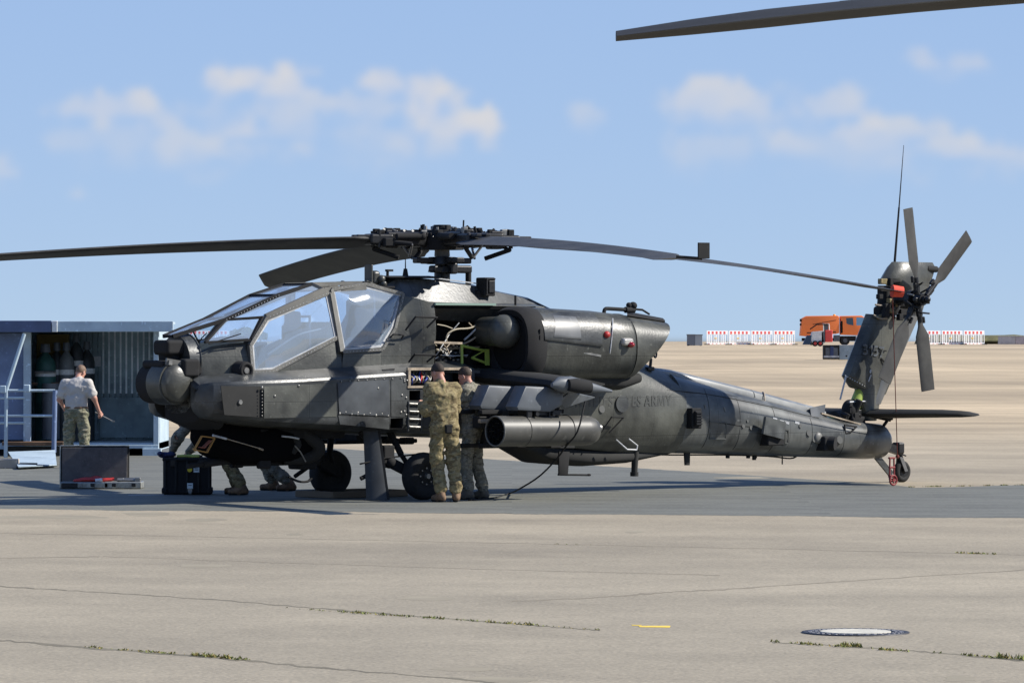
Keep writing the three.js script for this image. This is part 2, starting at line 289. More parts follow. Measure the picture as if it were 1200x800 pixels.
  for (const [a, b, n, k] of weeds) { const A = onGround(...a), B = onGround(...b); for (let i = 0; i < n * 1.2; i++) { const t = R2(), p = A.clone().lerp(B, t), cl = vn2(t * 22, a[0], 0, 71); if (cl < .5 && R2() < .93) continue; p.x += (R2() - .5) * .04; p.z += (R2() - .5) * .14; const h = (.011 + .018 * R2()) * k, an = R2() * 6.28, w = .006 + .006 * R2(), dx = Math.cos(an) * w, dz = Math.sin(an) * w; tri.push(p.x - dx, .004, p.z - dz, p.x + dx, .004, p.z + dz, p.x + (R2() - .5) * h * 1.6, h, p.z + (R2() - .5) * h * 1.6); const g = .6 + .8 * R2(), y = R2() < .35 ? 1.5 : 1; for (let q = 0; q < 3; q++) cols.push(.16 * g * y, .18 * g, .05 * g); } }
  const g = new THREE.BufferGeometry(); g.setAttribute('position', new THREE.Float32BufferAttribute(tri, 3)); g.setAttribute('color', new THREE.Float32BufferAttribute(cols, 3)); g.computeVertexNormals();
  const w = new THREE.Mesh(g, new THREE.MeshStandardMaterial({ vertexColors: true, roughness: .9, side: THREE.DoubleSide })); w.name = 'grass'; tag(w, 'thin green weeds growing along the cracks of the sandy apron', 'grass'); w.userData.kind = 'stuff'; scene.add(w);
  // stains and repairs
  const stain = std(dtex(64, (u, v) => { const k = .8 + .4 * fbm2(u * 8, v * 8, 3, 67, 8); return [.285 * k, .246 * k, .172 * k]; }), .9);
  for (const [x, y, w, h] of [[240, 663, 28, 2], [345, 626, 9, 1.2], [170, 602, 26, 2.4], [1125, 795, 18, 3.5], [545, 784, 34, 2.6], [590, 796, 40, 3], [500, 701, 30, 2.4], [745, 623, 10, 1.4], [240, 609, 22, 1.8], [870, 560, 30, 1.2], [60, 606, 60, 2.4]]) {
    const c = []; for (let i = 0; i < 26; i++) { const a = i / 26 * 6.283, k = .7 + .6 * vn2(Math.cos(a) * 2 + x, Math.sin(a) * 2, 0, 91); c.push(onGround(x + Math.cos(a) * w * k, y - Math.sin(a) * h * k)); }
    sheet('ground_stain', c, y < 602 && y > 530 ? .003 : .0008, stain);
  }
  const ym = thing('yellow_paint_mark', 'short worn yellow paint line on the sandy apron', 'paint mark');
  const yel = std(worn([.62, .44, .06], { seed: 71, dirt: .7, scale: 3 }), .8);
  for (const q of [[[740, 732], [752, 732.3], [752, 733.3], [741, 733]], [[748, 733.2], [786, 733.2], [785, 735.4], [750, 734.8]]]) { const s = sheet('paint_stroke', q.map(p => onGround(...p)), .0016, yel, { parent: ym, plain: true }); }
  // manhole
  const mc = onGround(1003, 741.3), mh = thing('manhole_cover', 'round manhole cover with pale concrete centre and dark iron rim', 'manhole cover', [mc.x, 0, mc.z]);
  const conc = std(worn([.55, .52, .43], { seed: 73, dirt: .3, scale: 3 }), .9), iron = std(worn([.06, .06, .066], { seed: 74, dirt: .6, scale: 5 }), .6, .4);
  const rim = new THREE.LatheGeometry([[.27, -.02], [.27, .008], [.3, .01], [.32, .006], [.36, .006], [.385, .01], [.4, .008], [.4, -.02]].map(p => new THREE.Vector2(...p)), 48);
  add('rim', rim, iron, mh); add('concrete_plug', cyl([0, -.02, 0], [0, .013, 0], .268, .262, 40), conc, mh);
  const lugs = [], lugs2 = []; for (let i = 0; i < 36; i++) { const a = i / 36 * 6.283; lugs.push(box(.03, .006, .022, .34, .008, 0, .002).rotateY(a)); lugs2.push(box(.016, .004, .022, .3, .011, 0, .0015).rotateY(a)); }
  add('lug_ring', [...lugs, ...lugs2], std([.22, .22, .235], .7), mh);
}

// ───────── the attack helicopter: its own axes are x aft, y up, z port; origin on the ground under the main axle ─────────
const heli = thing('attack_helicopter', 'dark olive two seat attack helicopter parked on the asphalt with drooping rotor blades', 'helicopter', [OX, 0, -OD], YAW);
const H = (name, g, m, o = {}) => add(name, g, m, o.parent || heli, o);
const CR = .6;
const csg = new Evaluator(); csg.useGroups = false;
function cut(g, cutters) {
  const brush = q => { const f = flat(q); boxUV(f); const b = new Brush(f); b.updateMatrixWorld(); return b; };
  let a = brush(g); for (const c of cutters) a = csg.evaluate(a, brush(c), SUBTRACTION);
  return a.geometry;
}
// fuselage
const FS = [  // x, top, half width at top, upper side y, half width, lower side y, half width, bottom, half width
  [-3.42, 1.98, .24, 1.8, .30, 1.4, .30, 1.2, .22], [-3.1, 2.14, .34, 1.86, .42, 1.3, .42, 1.08, .36], [-2.49, 2.235, .45, 1.86, .55, 1.2, .55, 1.0, .46],
  [-2.465, 1.78, .5, 1.72, .56, 1.2, .56, 1.0, .46], [-1.02, 2.085, .52, 1.74, .6, 1.2, .6, .92, .5], [-.44, 2.095, .53, 1.75, .6, 1.2, .6, .88, .5],
  [-.02, 2.83, .44, 2.2, .58, 1.2, .6, .86, .5], [.1, 2.84, .47, 2.25, .6, 1.2, .6, .85, .5], [.24, 2.8, .6, 2.3, .7, 1.2, .62, .85, .5], [.44, 2.74, .7, 2.3, .75, 1.2, .64, .84, .5],
  [2.5, 2.7, .66, 2.2, .74, 1.2, .66, .76, .5], [3.2, 2.42, .5, 1.85, .68, 1.08, .66, .64, .48], [4.1, 2.1, .34, 1.5, .62, 1.02, .61, .56, .42], [4.8, 1.88, .24, 1.42, .55, 1.0, .56, .53, .36], [5.42, 1.7, .2, 1.36, .49, .98, .5, .52, .3]];
const fsRing = ([x, t, ht, yu, hu, yl, hl, b, hb]) => mirror([[t, 0], [t - .005, ht * .55], [t - .05, ht], [mix(t - .05, yu, .5), mix(ht, hu, .68)], [yu, hu], [yl, hl], [mix(yl, b, .6), mix(hl, hb, .45)], [b + .015, hb * .8], [b, 0]]).map(([y, z]) => [x, y, z]);
const fsSide = (x, y) => { let i = 0; while (i < FS.length - 2 && FS[i + 1][0] < x) i++; const t = clamp((x - FS[i][0]) / (FS[i + 1][0] - FS[i][0])), q = FS[i].map((v, k) => mix(v, FS[i + 1][k], t)); return y > q[3] ? mix(q[4], q[2], (y - q[3]) / (q[1] - q[3])) : mix(q[6], q[4], (y - q[5]) / (q[3] - q[5])); };
H('fuselage', cut(loft(FS.map(fsRing)), [box(1.9, .86, .9, 1.4, 2.22, .65)]), M.olive, { crease: CR });
H('bay_shade_liner', [box(1.86, .82, .01, 1.4, 2.22, .21), box(1.86, .01, .5, 1.4, 1.815, .46), box(1.86, .01, .44, 1.4, 2.62, .44), box(.01, .8, .5, .465, 2.22, .46), box(.01, .8, .5, 2.33, 2.22, .46)], M.bay);  // added black lining that paints the shade inside the engine bay
H('bay_rim', [box(1.1, .03, .05, 1.0, 2.675, .715)], M.mint);
// side fairings with the open avionics bay, a ladder recess and a step recess
const CH = [[-3.5, .52, 1.52, 1.36], [-3.46, .6, 1.575, 1.28], [-3.36, .72, 1.6, 1.2], [-3.0, .9, 1.615, 1.13], [-2.5, .965, 1.625, 1.08], [-2.1, .975, 1.635, 1.06], [-.2, .98, 1.72, .955], [.95, .98, 1.77, .93]];
const chRing = ([x, z, t, b]) => { const k = z / .98, i = clamp((x + 3.5) / .3); return [[x, t + .13 * k, .4], [x, t + .13 * k * i, .6 * mix(.9, 1, i)], [x, t + .02, z - .02], [x, t - .015, z], [x, b + .07, z], [x, b + .015, z - .03], [x, b - .04, z * .8], [x, b - .05, .4]]; };
const cheek = loft(CH.map(chRing));
const holes = [[[480, 434], [545, 451.5], .45], [[479.5, 457.5], [492.5, 469.5], .3], [[457.5, 490], [472.5, 502.5], .3]].map(([a, b, d]) => { const p = L(...a, .98), q = L(...b, .98); return { p, q, d, g: box(q.x - p.x, p.y - q.y, d * 2, (p.x + q.x) / 2, (p.y + q.y) / 2, .98) }; });
H('side_fairing', cut(cheek, holes.map(h => h.g)), M.olive2, { crease: .5 });
H('side_fairing', flipZ(cheek), M.olive2, { crease: .5 });
for (const h of holes) { const w = h.q.x - h.p.x, hh = h.p.y - h.q.y, cx = (h.p.x + h.q.x) / 2, cy = (h.p.y + h.q.y) / 2, z0 = .98 - h.d; H('recess_shade_liner', [box(w - .006, hh - .006, .006, cx, cy, z0 + .006), box(.006, hh - .01, h.d - .03, h.p.x + .005, cy, z0 + h.d / 2), box(.006, hh - .01, h.d - .03, h.q.x - .005, cy, z0 + h.d / 2), box(w - .01, .006, h.d - .03, cx, h.p.y - .005, z0 + h.d / 2), box(w - .01, .006, h.d - .03, cx, h.q.y + .005, z0 + h.d / 2)], M.bay); }  // black lining puts the shade of each recess into its colour
{ // frame of the avionics bay and its cables
  const { p, q } = holes[0], z = .985; H('bay_frame', [box(q.x - p.x + .1, .035, .03, (p.x + q.x) / 2, p.y + .02, z), box(.04, p.y - q.y, .03, p.x - .018, (p.y + q.y) / 2, z), box(q.x - p.x + .1, .03, .03, (p.x + q.x) / 2, q.y - .014, z)], M.tan);
  const R = rnd(8), cs = [M.wire, M.blue, M.wire, M.steel, M.blue, M.red, M.wire, M.blue, M.wire, M.steel];
  for (let i = 0; i < 16; i++) { const x = p.x + .04 + i * .038, y = q.y + .03, pts = []; for (let k = 0; k < 5; k++) pts.push([x + (R() - .5) * .07 + k * .012, y + k * .04 + (R() - .5) * .03, .9 + .05 * Math.sin(k * 1.2) + .03 * R()]); H('cable', tube(pts, .011 + .006 * R(), 6), cs[i % cs.length]); }
  H('avionics_box', [box(.3, .16, .2, p.x + .78, cyMid(p, q), .7, .01), box(.2, .12, .2, p.x + .3, cyMid(p, q) - .02, .68, .01)], M.mech);
  function cyMid(a, b) { return (a.y + b.y) / 2; }
}
const plate = (a, b, z, t = .008, r = .003) => { const p = L(...a, z), q = L(...b, z); return box(q.x - p.x, p.y - q.y, t, (p.x + q.x) / 2, (p.y + q.y) / 2, z + t / 2, r); };
const skew = (pts, z, t = .01) => poly(pts.map(p => L(...p, z)), t, V(0, 0, 1));
H('access_door', skew([[395, 448.5], [455, 444.5], [456.5, 487.5], [397, 484.5]], .981), M.door);
H('access_door', skew([[309, 452.5], [393, 449], [394, 488], [309, 490]], .978, .006), M.olive);
H('access_door', skew([[258, 452], [306, 452.5], [306, 489], [262, 486]], .93, .012), M.under);  // front door coloured darker to paint the shade on the forward face
H('access_door', skew([[458, 445], [476, 443.5], [477, 489], [458, 488]], .981, .006), M.olive2);
H('step_panel', skew([[396, 487], [456, 489], [456, 503], [398, 497]], .981, .006), M.olive2);
{ // hinge and latch dots
  const d = []; const dot = (x, y, z, r) => { const p = L(x, y, z); d.push(sph(r, p.x, p.y, p.z, 1, 1, .5, 8)); };
  for (let i = 0; i < 9; i++) dot(398 + i * 7.1, 484.5 + i * .35 - (i % 2) * 2, .99, .013 + .006 * (i % 3 === 0)); for (let i = 0; i < 8; i++) dot(400 + i * 10, 447 - i * .55, .99, .012); for (let i = 0; i < 9; i++) dot(307, 455 + i * 4, .985, .009); dot(307, 454, .985, .02);
  for (const [x, y] of [[474, 445], [477, 446], [471, 463], [476, 466], [474, 447], [470, 483], [474, 482], [476, 486], [419, 485], [322, 464], [443, 455], [350, 452]]) dot(x, y, .99, .018);
  H('latch', d, M.steel, { kind: 'stuff' });
  const k = []; for (const y of [473, 482, 491, 500]) { const a = L(479.5, y, 1.0), b = L(491.5, y + .6, 1.0); k.push(cyl(a, b, .018), sph(.022, a.x, a.y, a.z, 1, 1, 1, 8), sph(.022, b.x, b.y, b.z, 1, 1, 1, 8)); }
  for (const g of [0, 1, 2, 3]) H('ladder_rung', k.slice(g * 3, g * 3 + 3), M.steel);
  H('ladder_frame', [...bars([L(478.5, 470, .99), L(478, 505, .99)], .014), ...bars([L(493.5, 470, .99), L(493.5, 505, .99)], .014)], M.olive2);
  const p = L(280, 471, .93), g = cyl([p.x, p.y, .9], [p.x, p.y, .965], .045, .03, 16); H('locking_knob', g, M.steel);
  H('fairing_vent', skew([[447, 433], [461, 431.5], [459, 437], [450, 438]], .8, .03), M.black);
}
// nose: sensor turrets
H('turret_ring', [cyl([-3.46, 1.9, 0], [-3.28, 1.9, 0], .34, .36, 32), new THREE.TorusGeometry(.362, .012, 8, 40).rotateY(Math.PI / 2).translate(-3.29, 1.9, 0)], M.olive2, { crease: CR });
H('turret_base', [cyl([-3.45, 1.62, 0], [-3.75, 1.62, 0], .26, .2, 24), box(.3, .26, .4, -3.36, 1.5, 0, .06), loft([ell(-3.42, 1.3, .1, .26, 0, 3), ell(-3.34, 1.24, .16, .4, 0, 3), ell(-3.0, 1.14, .18, .48, 0, 3)])], M.black, { crease: CR });
{
  for (const s of [1, -1]) {   // day and night sight drums
    const c = s > 0 ? L(206, 449, .26) : L(187, 446, -.2);
    H('sight_drum', s > 0 ? [sph(.27, c.x + .01, c.y, c.z, 1, 1, .5, 36), cyl([c.x - .01, c.y, c.z - .28], [c.x, c.y, c.z], .29, .285, 40)] : [sph(.27, c.x, c.y, c.z, 1, 1, .86, 36), cyl([c.x, c.y, c.z], [c.x, c.y, c.z + .15], .275, .275, 36)], s > 0 ? M.olive : M.black, { crease: 1 });
  }
  const b = L(188, 449, -.1); H('sight_bezel', [cyl([b.x, b.y, -.3], [b.x, b.y, -.02], .27, .27, 32)], M.black, { crease: CR });
  H('turret_band', beamBox(L(194, 423.5, .24), L(213, 427, .3), .09, .05), M.frame); H('band_clip', beamBox(L(197, 424.5, .275), L(201, 425, .28), .06, .03), M.steel);
  H('turret_band', [box(.34, .1, .46, -3.66, 1.86, -.02, .04)], M.black);
  function beamBox(a, c, w, t) { return beam(a, c, w, t, V(0, 1, 0)); }
  const n = L(200, 407, .05); H('night_vision_turret', [box(.34, .2, .34, n.x, n.y, .03, .05), cyl([n.x + .02, n.y - .2, 0], [n.x + .02, n.y + .05, 0], .15, .16, 20), box(.2, .1, .2, n.x + .22, n.y + .01, .03, .03)], M.black);
  const k = L(218, 406, .16); H('turret_knob', [sph(.035, k.x, k.y, k.z), cyl([k.x, k.y, k.z], [k.x + .12, k.y - .08, k.z - .05], .03)], M.steel);
  H('turret_bracket', [box(.1, .14, .12, -3.36, 2.02, .2, .02)], M.black);
  const e = L(226, 431, .36); H('sight_housing', [box(.26, .24, .16, e.x - .04, e.y, e.z - .04, .04), box(.14, .2, .2, e.x + .1, e.y, e.z - .1, .04)], M.black);
  const j = L(283, 434, .56); H('chaff_sensor', [cyl([j.x, j.y, .5], [j.x, j.y, .66], .13, .12, 20), new THREE.TorusGeometry(.09, .022, 8, 24).translate(j.x, j.y, .66)], M.black); H('sensor_lens', cyl([j.x, j.y, .6], [j.x, j.y, .672], .045, .04, 14), M.steel);
  const a = L(232, 403, .1), bb = L(236, 397, .1); H('wire_cutter', [...bars([L(231, 404, .05), L(236, 396, .05), L(242, 390, .05)], .008), ...bars([[-3.1, 2.15, .05], [-3.2, 2.3, .05]], .012)], M.black);
}
// cockpit: panes of glass and their frames
const G = { a: L(202, 394, .1), b: L(264, 374.5, .24), c: L(325, 346, .3), d: L(365, 333, .3), e: L(240, 401, .37), f: L(307, 372, .43), g: L(294, 398, .5), h: L(311, 371, .44), i: L(379, 339.5, .41), s1: L(295.5, 404, .52), s2: L(314, 375.5, .465), s3: L(382, 345.5, .43), s4: L(392.5, 395, .54), s5: L(320, 431.5, .565), s6: L(297.5, 433.5, .56), r1: L(390.5, 341, .43), r2: L(428, 336.5, .42), r3: L(469, 346, .46), r4: L(459, 383, .55), r5: L(446, 405.5, .575), r6: L(403, 409.5, .57), k: L(428, 331.5, .26) };
const mz = p => V(p.x, p.y, -p.z);
const pane = (pts) => poly(pts, .006, V(0, .05, 1));
function glassSheet(pts) { const pos = [], n = pts.length; for (let i = 1; i + 1 < n; i++) for (const p of [pts[0], pts[i], pts[i + 1]]) pos.push(p.x, p.y, p.z); const g = new THREE.BufferGeometry(); g.setAttribute('position', new THREE.Float32BufferAttribute(pos, 3)); g.computeVertexNormals(); return g; }
// a pane that bulges outward a little, as pressed acrylic does
function bulged(pts, h, out) {
  const c = pts.reduce((s, p) => s.add(p), V()).divideScalar(pts.length), pos = [], N = 16, n = pts.length, o = out.clone().normalize();
  const q = (a, b, t, r) => { const e = a.clone().lerp(b, t), p = c.clone().lerp(e, r); return p.addScaledVector(o, h * (1 - r * r) + .0045 * (1 - r) * Math.sin(p.x * 6 + p.y * 8 + Math.sin(p.y * 11))); };
  for (let i = 0; i < n; i++) for (let j = 0; j < N; j++) for (let k = 0; k < 8; k++) { const a = pts[i], b = pts[(i + 1) % n], r0 = j / N, r1 = (j + 1) / N, t0 = k / 8, t1 = (k + 1) / 8; const A = q(a, b, t0, r0), B = q(a, b, t1, r0), C = q(a, b, t0, r1), D = q(a, b, t1, r1); for (const p of [A, C, D, A, D, B]) pos.push(p.x, p.y, p.z); }
  const g = new THREE.BufferGeometry(); g.setAttribute('position', new THREE.Float32BufferAttribute(pos, 3)); return toCreasedNormals(g, 1.2);
}
const panesP = [[[G.s1, G.s2, G.s3, G.s4, G.s5, G.s6], .05, V(0, .15, 1)], [[G.r1, G.r2, G.r3, G.r4, G.r5, G.r6], .08, V(0, .2, 1)], [[G.e, G.b, G.f, G.g], .01, V(-.4, .1, 1)], [[G.b, G.c, G.d, G.i, G.h], .015, V(-.3, .8, .6)]];
for (const [pts, h, o] of panesP) { H('canopy_pane', bulged(pts, h, o), M.glass); H('canopy_pane', bulged(pts.map(mz).reverse(), h, V(o.x, o.y, -o.z)), M.glass); }
H('windshield', bulged([G.a, G.b, G.c, mz(G.c), mz(G.b), mz(G.a)], .02, V(-.5, 1, 0)), M.glass);
H('canopy_pane', bulged([G.c, G.d, mz(G.d), mz(G.c)], .01, V(-.3, 1, 0)), M.glass);
H('canopy_pane', bulged([G.d, G.k, mz(G.k), mz(G.d)], .02, V(0, 1, 0)), M.glass);
{
  const loop = (pts, w, t, up) => pts.map((p, i) => beam(p, pts[(i + 1) % pts.length], w, t, up));
  const grow = (pts, k) => { const c = pts.reduce((s, p) => s.add(p), V()).divideScalar(pts.length); return pts.map(p => p.clone().add(p.clone().sub(c).normalize().multiplyScalar(k))); };
  for (const m of [p => p, mz]) {
    const s = [G.s1, G.s2, G.s3, G.s4, G.s5, G.s6].map(m), r = [G.r1, G.r2, G.r3, G.r4, G.r5, G.r6].map(m);
    H('window_seal', loop(s, .022, .03, V(0, 0, 1)), M.seal); H('window_seal', loop(r, .022, .03, V(0, 0, 1)), M.seal);
    const gs = grow(s, .045), gr = grow(r, .045);
    H('canopy_frame', [...loop(gs, .055, .05, V(0, 0, 1)), ...[G.s3, G.s4].length ? [beam(m(V((G.s3.x + G.r1.x) / 2, G.s3.y + .02, .43)), m(V((G.s4.x + G.r6.x) / 2, G.s4.y - .2, .56)), .1, .05, V(0, 0, 1))] : []], M.frame);
    H('canopy_frame', loop(gr, .06, .045, V(0, 0, 1)), M.frame);
    H('canopy_frame', [beam(m(G.e), m(G.b), .03, .04), beam(m(G.b), m(G.f), .035, .03), beam(m(G.g), m(G.f), .05, .05), beam(m(G.e), m(G.g), .03, .04)], M.black);
    H('windshield_frame', [beam(m(G.a), m(G.b), .05, .04), beam(m(G.b), m(G.c), .05, .04), beam(m(G.c), m(G.d), .05, .04)], M.black);
    H('canopy_frame', [beam(m(G.h), m(G.i), .07, .05), beam(m(G.d), m(G.i), .05, .04), beam(m(G.h), m(G.b), .03, .03), beam(m(G.i), m(G.r2), .07, .05), beam(m(G.d), m(G.k), .05, .04), beam(m(G.k), m(V(G.r3.x, G.r3.y, .3)), .08, .05)], M.frame);
    // skin between the panes and the fairing
    const low = (x, y, z) => V(x, y, z);
    H('cockpit_wall', [poly([G.s6, G.s5, G.s4, V(G.s4.x, 1.72, .6), V(G.s6.x, 1.72, .57)].map(m), .02, m(V(0, 0, -1))), poly([G.r6, G.r5, V(G.r5.x, 1.72, .6), V(G.r6.x - .07, 1.72, .6)].map(m), .02, m(V(0, 0, -1))), poly([G.r5, G.r4, G.r3, V(.02, G.r3.y - .02, .5), V(.1, 2.2, .63), V(.1, 1.72, .62), V(G.r5.x, 1.72, .605)].map(m), .02, m(V(0, 0, -1)))], M.olive);
  }
  H('windshield_frame', [beam(G.c, mz(G.c), .04, .04, V(1, 0, 0)), beam(G.d, mz(G.d), .05, .04, V(1, 0, 0)), beam(G.a, mz(G.a), .04, .04, V(1, 0, 0)), beam(V(G.k.x, G.k.y, .3), V(G.k.x, G.k.y, -.3), .12, .05, V(1, 0, 0))], M.black);
  // rivets round the frames
  const rv = []; const along = (a, b, n, r = .007) => { for (let i = 0; i <= n; i++) { const p = a.clone().lerp(b, i / n); rv.push(sph(r, p.x, p.y, p.z + .028, 1, 1, 1, 6)); } };
  const gs = grow([G.s1, G.s2, G.s3, G.s4, G.s5, G.s6], .05), gr = grow([G.r1, G.r2, G.r3, G.r4, G.r5, G.r6], .05);
  for (const l of [gs, gr]) l.forEach((p, i) => along(p, l[(i + 1) % l.length], Math.max(4, Math.round(p.distanceTo(l[(i + 1) % l.length]) / .06))));
  along(G.b, G.c, 18); H('rivet', rv, M.seal, { kind: 'stuff' });
  // inside: two seats, panels, a wiper
  for (const [x, y] of [[-1.55, 1.5], [-.42, 1.85]]) {
    const seat = H('seat', [box(.14, .78, .46, x + .12, y + .5, 0, .04), box(.46, .12, .46, x - .1, y + .12, 0, .04)], M.black);
    add('headrest', box(.12, .24, .26, x + .08, y + .95, 0, .04), M.under, seat);
    add('seat_frame', [...bars([[x + .22, y, .22], [x + .22, y + 1.0, .2], [x + .22, y + 1.0, -.2], [x + .22, y, -.22]], .018)], M.seal, seat);
  }
  H('instrument_panel', [box(.18, .34, .8, -2.32, 1.95, 0, .03), box(.34, .05, .86, -2.4, 2.13, 0, .02)], M.black); H('instrument_panel', [box(.14, .36, .76, -1.12, 2.2, 0, .03), box(.24, .05, .8, -1.2, 2.4, 0, .02)], M.black);
  H('grab_rail', tube([[-2.2, 1.98, .38], [-1.7, 2.24, .4], [-1.2, 2.36, .4], [-1.06, 2.55, .36], [-1.04, 2.75, .34]], .018), M.pylon);
  const w0 = L(244, 403, .44), w1 = L(282, 391, .52); H('wiper', [...bars([w0, w1], .008), beam(L(262, 399, .48), L(290, 397, .54), .014, .014)], M.black);
}
// mirrors, lamps and aerials on the roof
{
  const m = L(438, 322, .2); H('roof_sensor', [box(.14, .2, .14, m.x + .04, m.y - .04, .16, .05), box(.03, .28, .16, m.x - .06, m.y, .16, .01), sph(.06, m.x + .1, m.y - .06, .24), sph(.05, m.x + .12, m.y - .12, .26)], M.olive); H('sensor_bracket', [box(.36, .03, .1, m.x + .06, m.y - .17, .32, .01), ...bars([[m.x - .06, m.y - .17, .32], [m.x - .06, m.y - .26, .36]], .02), ...bars([[m.x + .16, m.y - .17, .32], [m.x + .16, m.y - .26, .36]], .02)], M.black);
  const t = L(454, 321, .1); H('blade_antenna', [...bars([[t.x, t.y - .1, .1], [t.x, t.y + .04, .1]], .02), box(.1, .03, .06, t.x + .03, t.y + .05, .1)], M.black);
  const a = L(475, 318, .1); H('whip_antenna', [cyl([a.x, a.y - .08, .1], [a.x, a.y + .04, .1], .045, .025), cyl([a.x, a.y + .04, .1], [a.x, a.y + .2, .1], .009, .006, 6)], M.black);
}
// fairing round the rotor shaft
{
  const S = [[.0, 2.98, .24, 2.8, .3], [.12, 3.05, .3, 2.78, .48], [.5, 3.04, .4, 2.68, .58], [.72, 3.025, .42, 2.66, .61], [1.5, 2.955, .42, 2.62, .62], [1.9, 2.88, .36, 2.55, .56], [2.6, 2.78, .3, 2.5, .5], [3.3, 2.55, .22, 2.2, .36], [3.9, 2.25, .14, 2.0, .2]];
  H('shaft_fairing', loft(S.map(([x, t, ht, b, hb]) => mirror([[t, 0], [t, ht * .7], [t - .03, ht], [b, hb], [b - .2, hb * .7], [b - .2, 0]]).map(([y, z]) => [x, y, z]))), M.olive2, { crease: .5 });
  H('fairing_lip', [beam(V(.72, 3.036, .41), V(1.5, 2.966, .415), .014, .03)], M.seal);
  H('fairing_lip', [poly([V(-.05, 3.03, .34), V(.7, 3.03, .56), V(.7, 3.05, .3), V(-.05, 3.05, -.1)], .02, V(0, 1, 0))], M.black);
  const w = L(569, 336, .5); H('warning_sensor', [box(.2, .26, .2, w.x, w.y, .5, .02), box(.14, .22, .2, w.x - .1, w.y - .16, .42, .02)], M.black); H('sensor_face', [box(.11, .17, .02, w.x + .02, w.y, .61, .01), box(.02, .2, .03, w.x - .07, w.y, .605), box(.16, .02, .03, w.x, w.y + .11, .605)], M.mech);
  const p = L(604, 352, .6); H('vent_pipe', cyl([p.x, p.y - .1, .6], [p.x, p.y + .07, .6], .016), M.black); H('deck_blade', poly([L(618, 350, .3), L(640, 360, .3), L(618, 360, .3)], .02, V(0, 0, 1)), M.black); H('deck_blade', poly([L(655, 363, .3), L(673, 364, .3), L(673, 368, .3), L(655, 368, .3)], .02, V(0, 0, 1)), M.black);
}
// grab handles and steps on the flank
const grip = (pts, r, m = M.black) => H('grab_handle', bars(pts, r), m);
grip([L(475, 387, .74), L(487, 371, .84), L(512, 372, .84), L(500, 384, .76)], .014); grip([L(457, 395, .64), L(461, 391.5, .68), L(473, 392.5, .68), L(470, 397, .64)], .01); grip([L(479, 424, .74), L(486, 415, .86), L(510, 416, .86), L(500, 424, .76)], .014);
grip([L(705, 506, .64), L(717, 488.5, .72), L(731, 489, .72)], .011); grip([L(731, 489, .72), L(714, 507, .64)], .011); grip([L(722, 515, .6), L(735, 526.5, .62), L(746, 527, .62), L(747, 522, .62), L(737, 514, .6)], .012, M.seal); grip([L(990, 498, .34), L(991, 508, .35), L(998, 506, .36), L(1004, 500, .35), L(990, 498, .34)], .014, M.black);
// engine bay pipes and frame
{
  const z = .6, R = rnd(12); const seg = [[[538, 378], [527, 391], [522, 399], [516, 408], [511, 416]], [[510, 401], [525, 402], [543, 402.5], [556, 396], [562, 390]], [[523, 402], [524, 392], [534, 386], [552, 384], [566, 376]], [[558, 385], [551, 392], [544, 398]], [[549, 378], [553, 383], [547, 386]], [[512, 380], [522, 382], [530, 385]], [[510, 420], [518, 416], [530, 417], [548, 416]], [[520, 404], [525, 412], [528, 420]], [[541, 404], [539, 412], [541, 418]]];
  seg.forEach((s, i) => H('fluid_pipe', tube(s.map(([x, y]) => L(x, y, z + .06 * R())), .008 + .007 * R()), i % 3 === 1 ? M.tan : i % 3 ? M.wire : M.seal));
  for (let i = 0; i < 30; i++) { const p = L(510 + R() * 40, 402 + R() * 22, .55 + .14 * R()); H('pipe_fitting', i % 3 ? sph(.014 + .018 * R(), p.x, p.y, p.z, 1, .7, 1, 8) : cyl([p.x, p.y, p.z], [p.x + .16 * (R() - .5), p.y + .16 * (R() - .3), p.z + .03], .008), [M.steel, M.wire, M.mech, M.tan][i % 4]); }
  for (let i = 0; i < 6; i++) { const p = L(513 + i * 9, 412 + R() * 10, .45); H('gearbox_unit', [box(.2, .22 + R() * .1, .2, p.x, p.y - .05, p.z, .04), cyl([p.x, p.y, p.z], [p.x, p.y + .06, p.z + .16], .06)], M.mech); }
  H('support_strut', [...bars([L(541, 403, .72), L(541.5, 428, .74)], .02), ...bars([L(541, 405, .72), L(568, 411, .72)], .02), ...bars([L(553, 419, .72), L(571, 426, .72)], .02), beam(L(570.5, 409, .72), L(571, 428, .74), .07, .02, V(1, 0, 0)), ...bars([L(553, 419, .72), L(569, 410, .72)], .01)], M.primer);
  H('deck_edge', [beam(L(478, 434, .8), L(560, 435.5, .9), .04, .1, V(0, 1, 0))], M.olive2); H('deck_edge', [beam(L(508, 401, .78), L(541, 402, .78), .03, .03)], M.tan);
}
